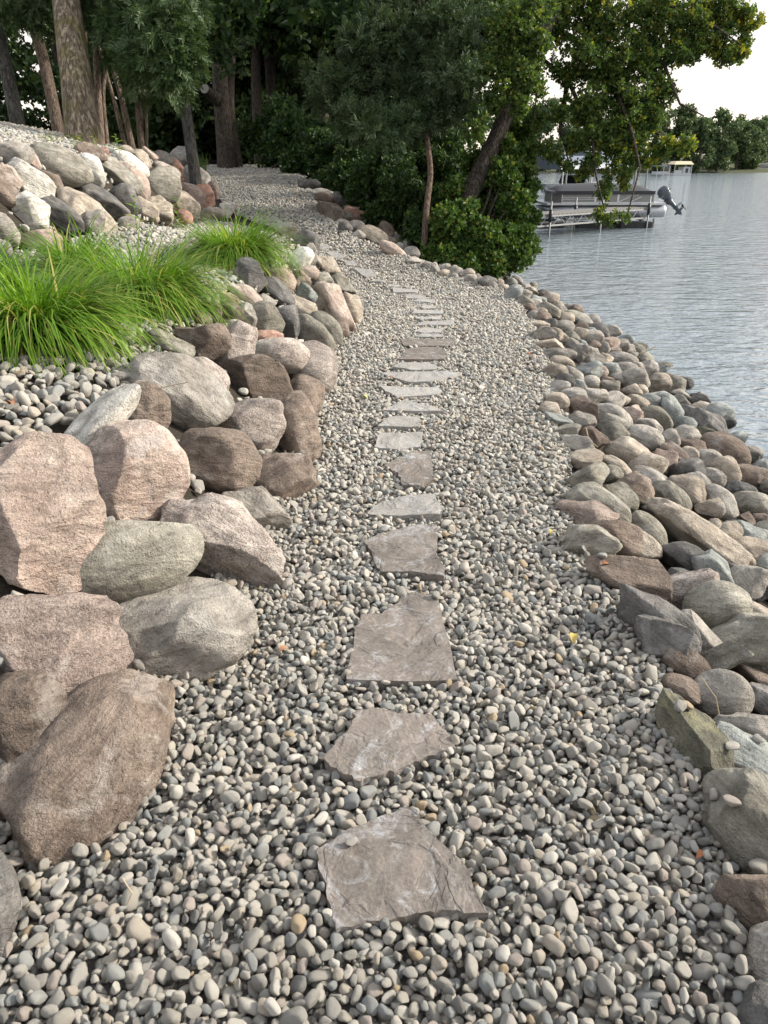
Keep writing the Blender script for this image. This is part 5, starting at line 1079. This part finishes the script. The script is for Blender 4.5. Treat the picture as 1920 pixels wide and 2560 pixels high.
# ------------------------------------------------------------------ far shore
fsx = np.linspace(6, 330, 50); fsy = np.linspace(0, 1, 9); V = []
def shore_y(x): return np.interp(x, [6, 40, 60, 75, 90, 120, 330], [118, 112, 118, 165, 215, 240, 300])
for v in fsy:
    for x in fsx: V.append((x, shore_y(x) + v * 260, W - .3 + 2.2 * (1 - math.exp(-v * 14)) + .5 * math.sin(x * .35) * v))
ii = np.arange(8)[:, None] * 50 + np.arange(49)[None]; tag(obj_np('far_shore', np.array(V), np.stack([ii, ii + 1, ii + 51, ii + 50], -1).reshape(-1, 4), M_SHORE), 'low green far bank of the lake', None, kind='structure')
FT = [(1300, 104, 9.5, 4), (1345, 108, 9, 4), (1395, 106, 9, 4), (1440, 110, 9.5, 4), (1490, 108, 9, 4), (1540, 112, 9.5, 4), (1590, 108, 9, 4), (1640, 110, 8.5, 3.6), (1690, 112, 8.6, 3.5), (1715, 118, 7.6, 3.3), (1745, 108, 6.8, 2.8), (1792, 110, 8.2, 3.6), (1840, 116, 7.2, 3.2), (1815, 130, 8.0, 3.5), (1870, 150, 7.4, 3.4), (1862, 118, 3.2, 2.0), (1868, 175, 9, 4.5), (1886, 195, 10.5, 5), (1905, 225, 12, 5), (1945, 232, 12, 5), (1990, 240, 12, 5), (1885, 240, 11.5, 5), (1760, 140, 8, 4)]
for i, (px, zc, h, cr) in enumerate(FT):
    b = at(px, 418, zc); b[2] = W + .2; o = empty('lakeside_tree', tuple(b)); g = np.random.default_rng(700 + i); trunk(o, [b, b + [0, 0, h * .4], b + [0, 0, h * .8]], [.2, .15, .08], B_DARK, seed=i, n=8); cl = []
    for k in range(26):
        a = g.uniform(0, 6.28); zz = g.uniform(.06, .93); rr = cr * .72 * math.sqrt(g.uniform()) * math.sin(math.pi * min(.95, zz * .8 + .2)) ** .7; cl.append((b + np.array([math.cos(a) * rr, math.sin(a) * rr, zz * h]), (cr * .3, cr * .3, cr * .24), 48, 0.0))
    crown(o, cl, 'big', .62 if zc < 160 else .9, [L_FAR, L_YELLOW], 700 + i)
    tag(o, f'green tree on the far lake shore, {ordinal(sorted(p[0] for p in FT).index(px))} from the left', 'tree', 'trees on the far shore')
p_ = at(1893, 410, 205); hs = empty('lake_house', (p_[0], p_[1], W + .9), .15); tag(hs, 'brick lake house with dark roof among the far trees', 'house')
MB().box((6, 4, 2.3), (12, 8, 4.6)).build('wall', M_RED, hs)
MB().add([(-.5, -.5, 4.6), (12.5, -.5, 4.6), (12.5, 8.5, 4.6), (-.5, 8.5, 4.6), (1.5, 4, 7.6), (12.5, 4, 7.6)], [(0, 1, 5, 4), (3, 4, 5, 2), (0, 4, 3), (1, 2, 5), (3, 2, 1, 0)]).build('roof', M_ROOF, hs)
for z in (1.5, 3.6):
    for x in (1.2, 3.2, 5.2, 7.4): w_ = MB().box((x, -.03, z), (1.2, .1, 1.1)).build('window', M_GLASS, hs); MB().box((x, -.06, z - .62), (1.4, .14, .12)).build('sill', M_WHITE, w_)
MB().box((4, -1.0, 2.55), (8, 1.9, .18)).build('balcony', M_WHITE, hs)
for i, (px, py, zc, s) in enumerate([(1900, 416, 150, .9), (1915, 415, 150, 1.2)]):
    P, F = boulder_shape(5000 + i, 'b', 3); o = obj_np('shore_rock', P * np.array([2.2, 1.2, .6]) * s, F, ROCK['dark']); p_ = at(px, py, zc); o.location = (p_[0], p_[1], W + .1); tag(o, ['smaller dark rock', 'larger dark rock'][i] + ' breaking the water before the far house', 'rock')
bpy.context.view_layer.update()
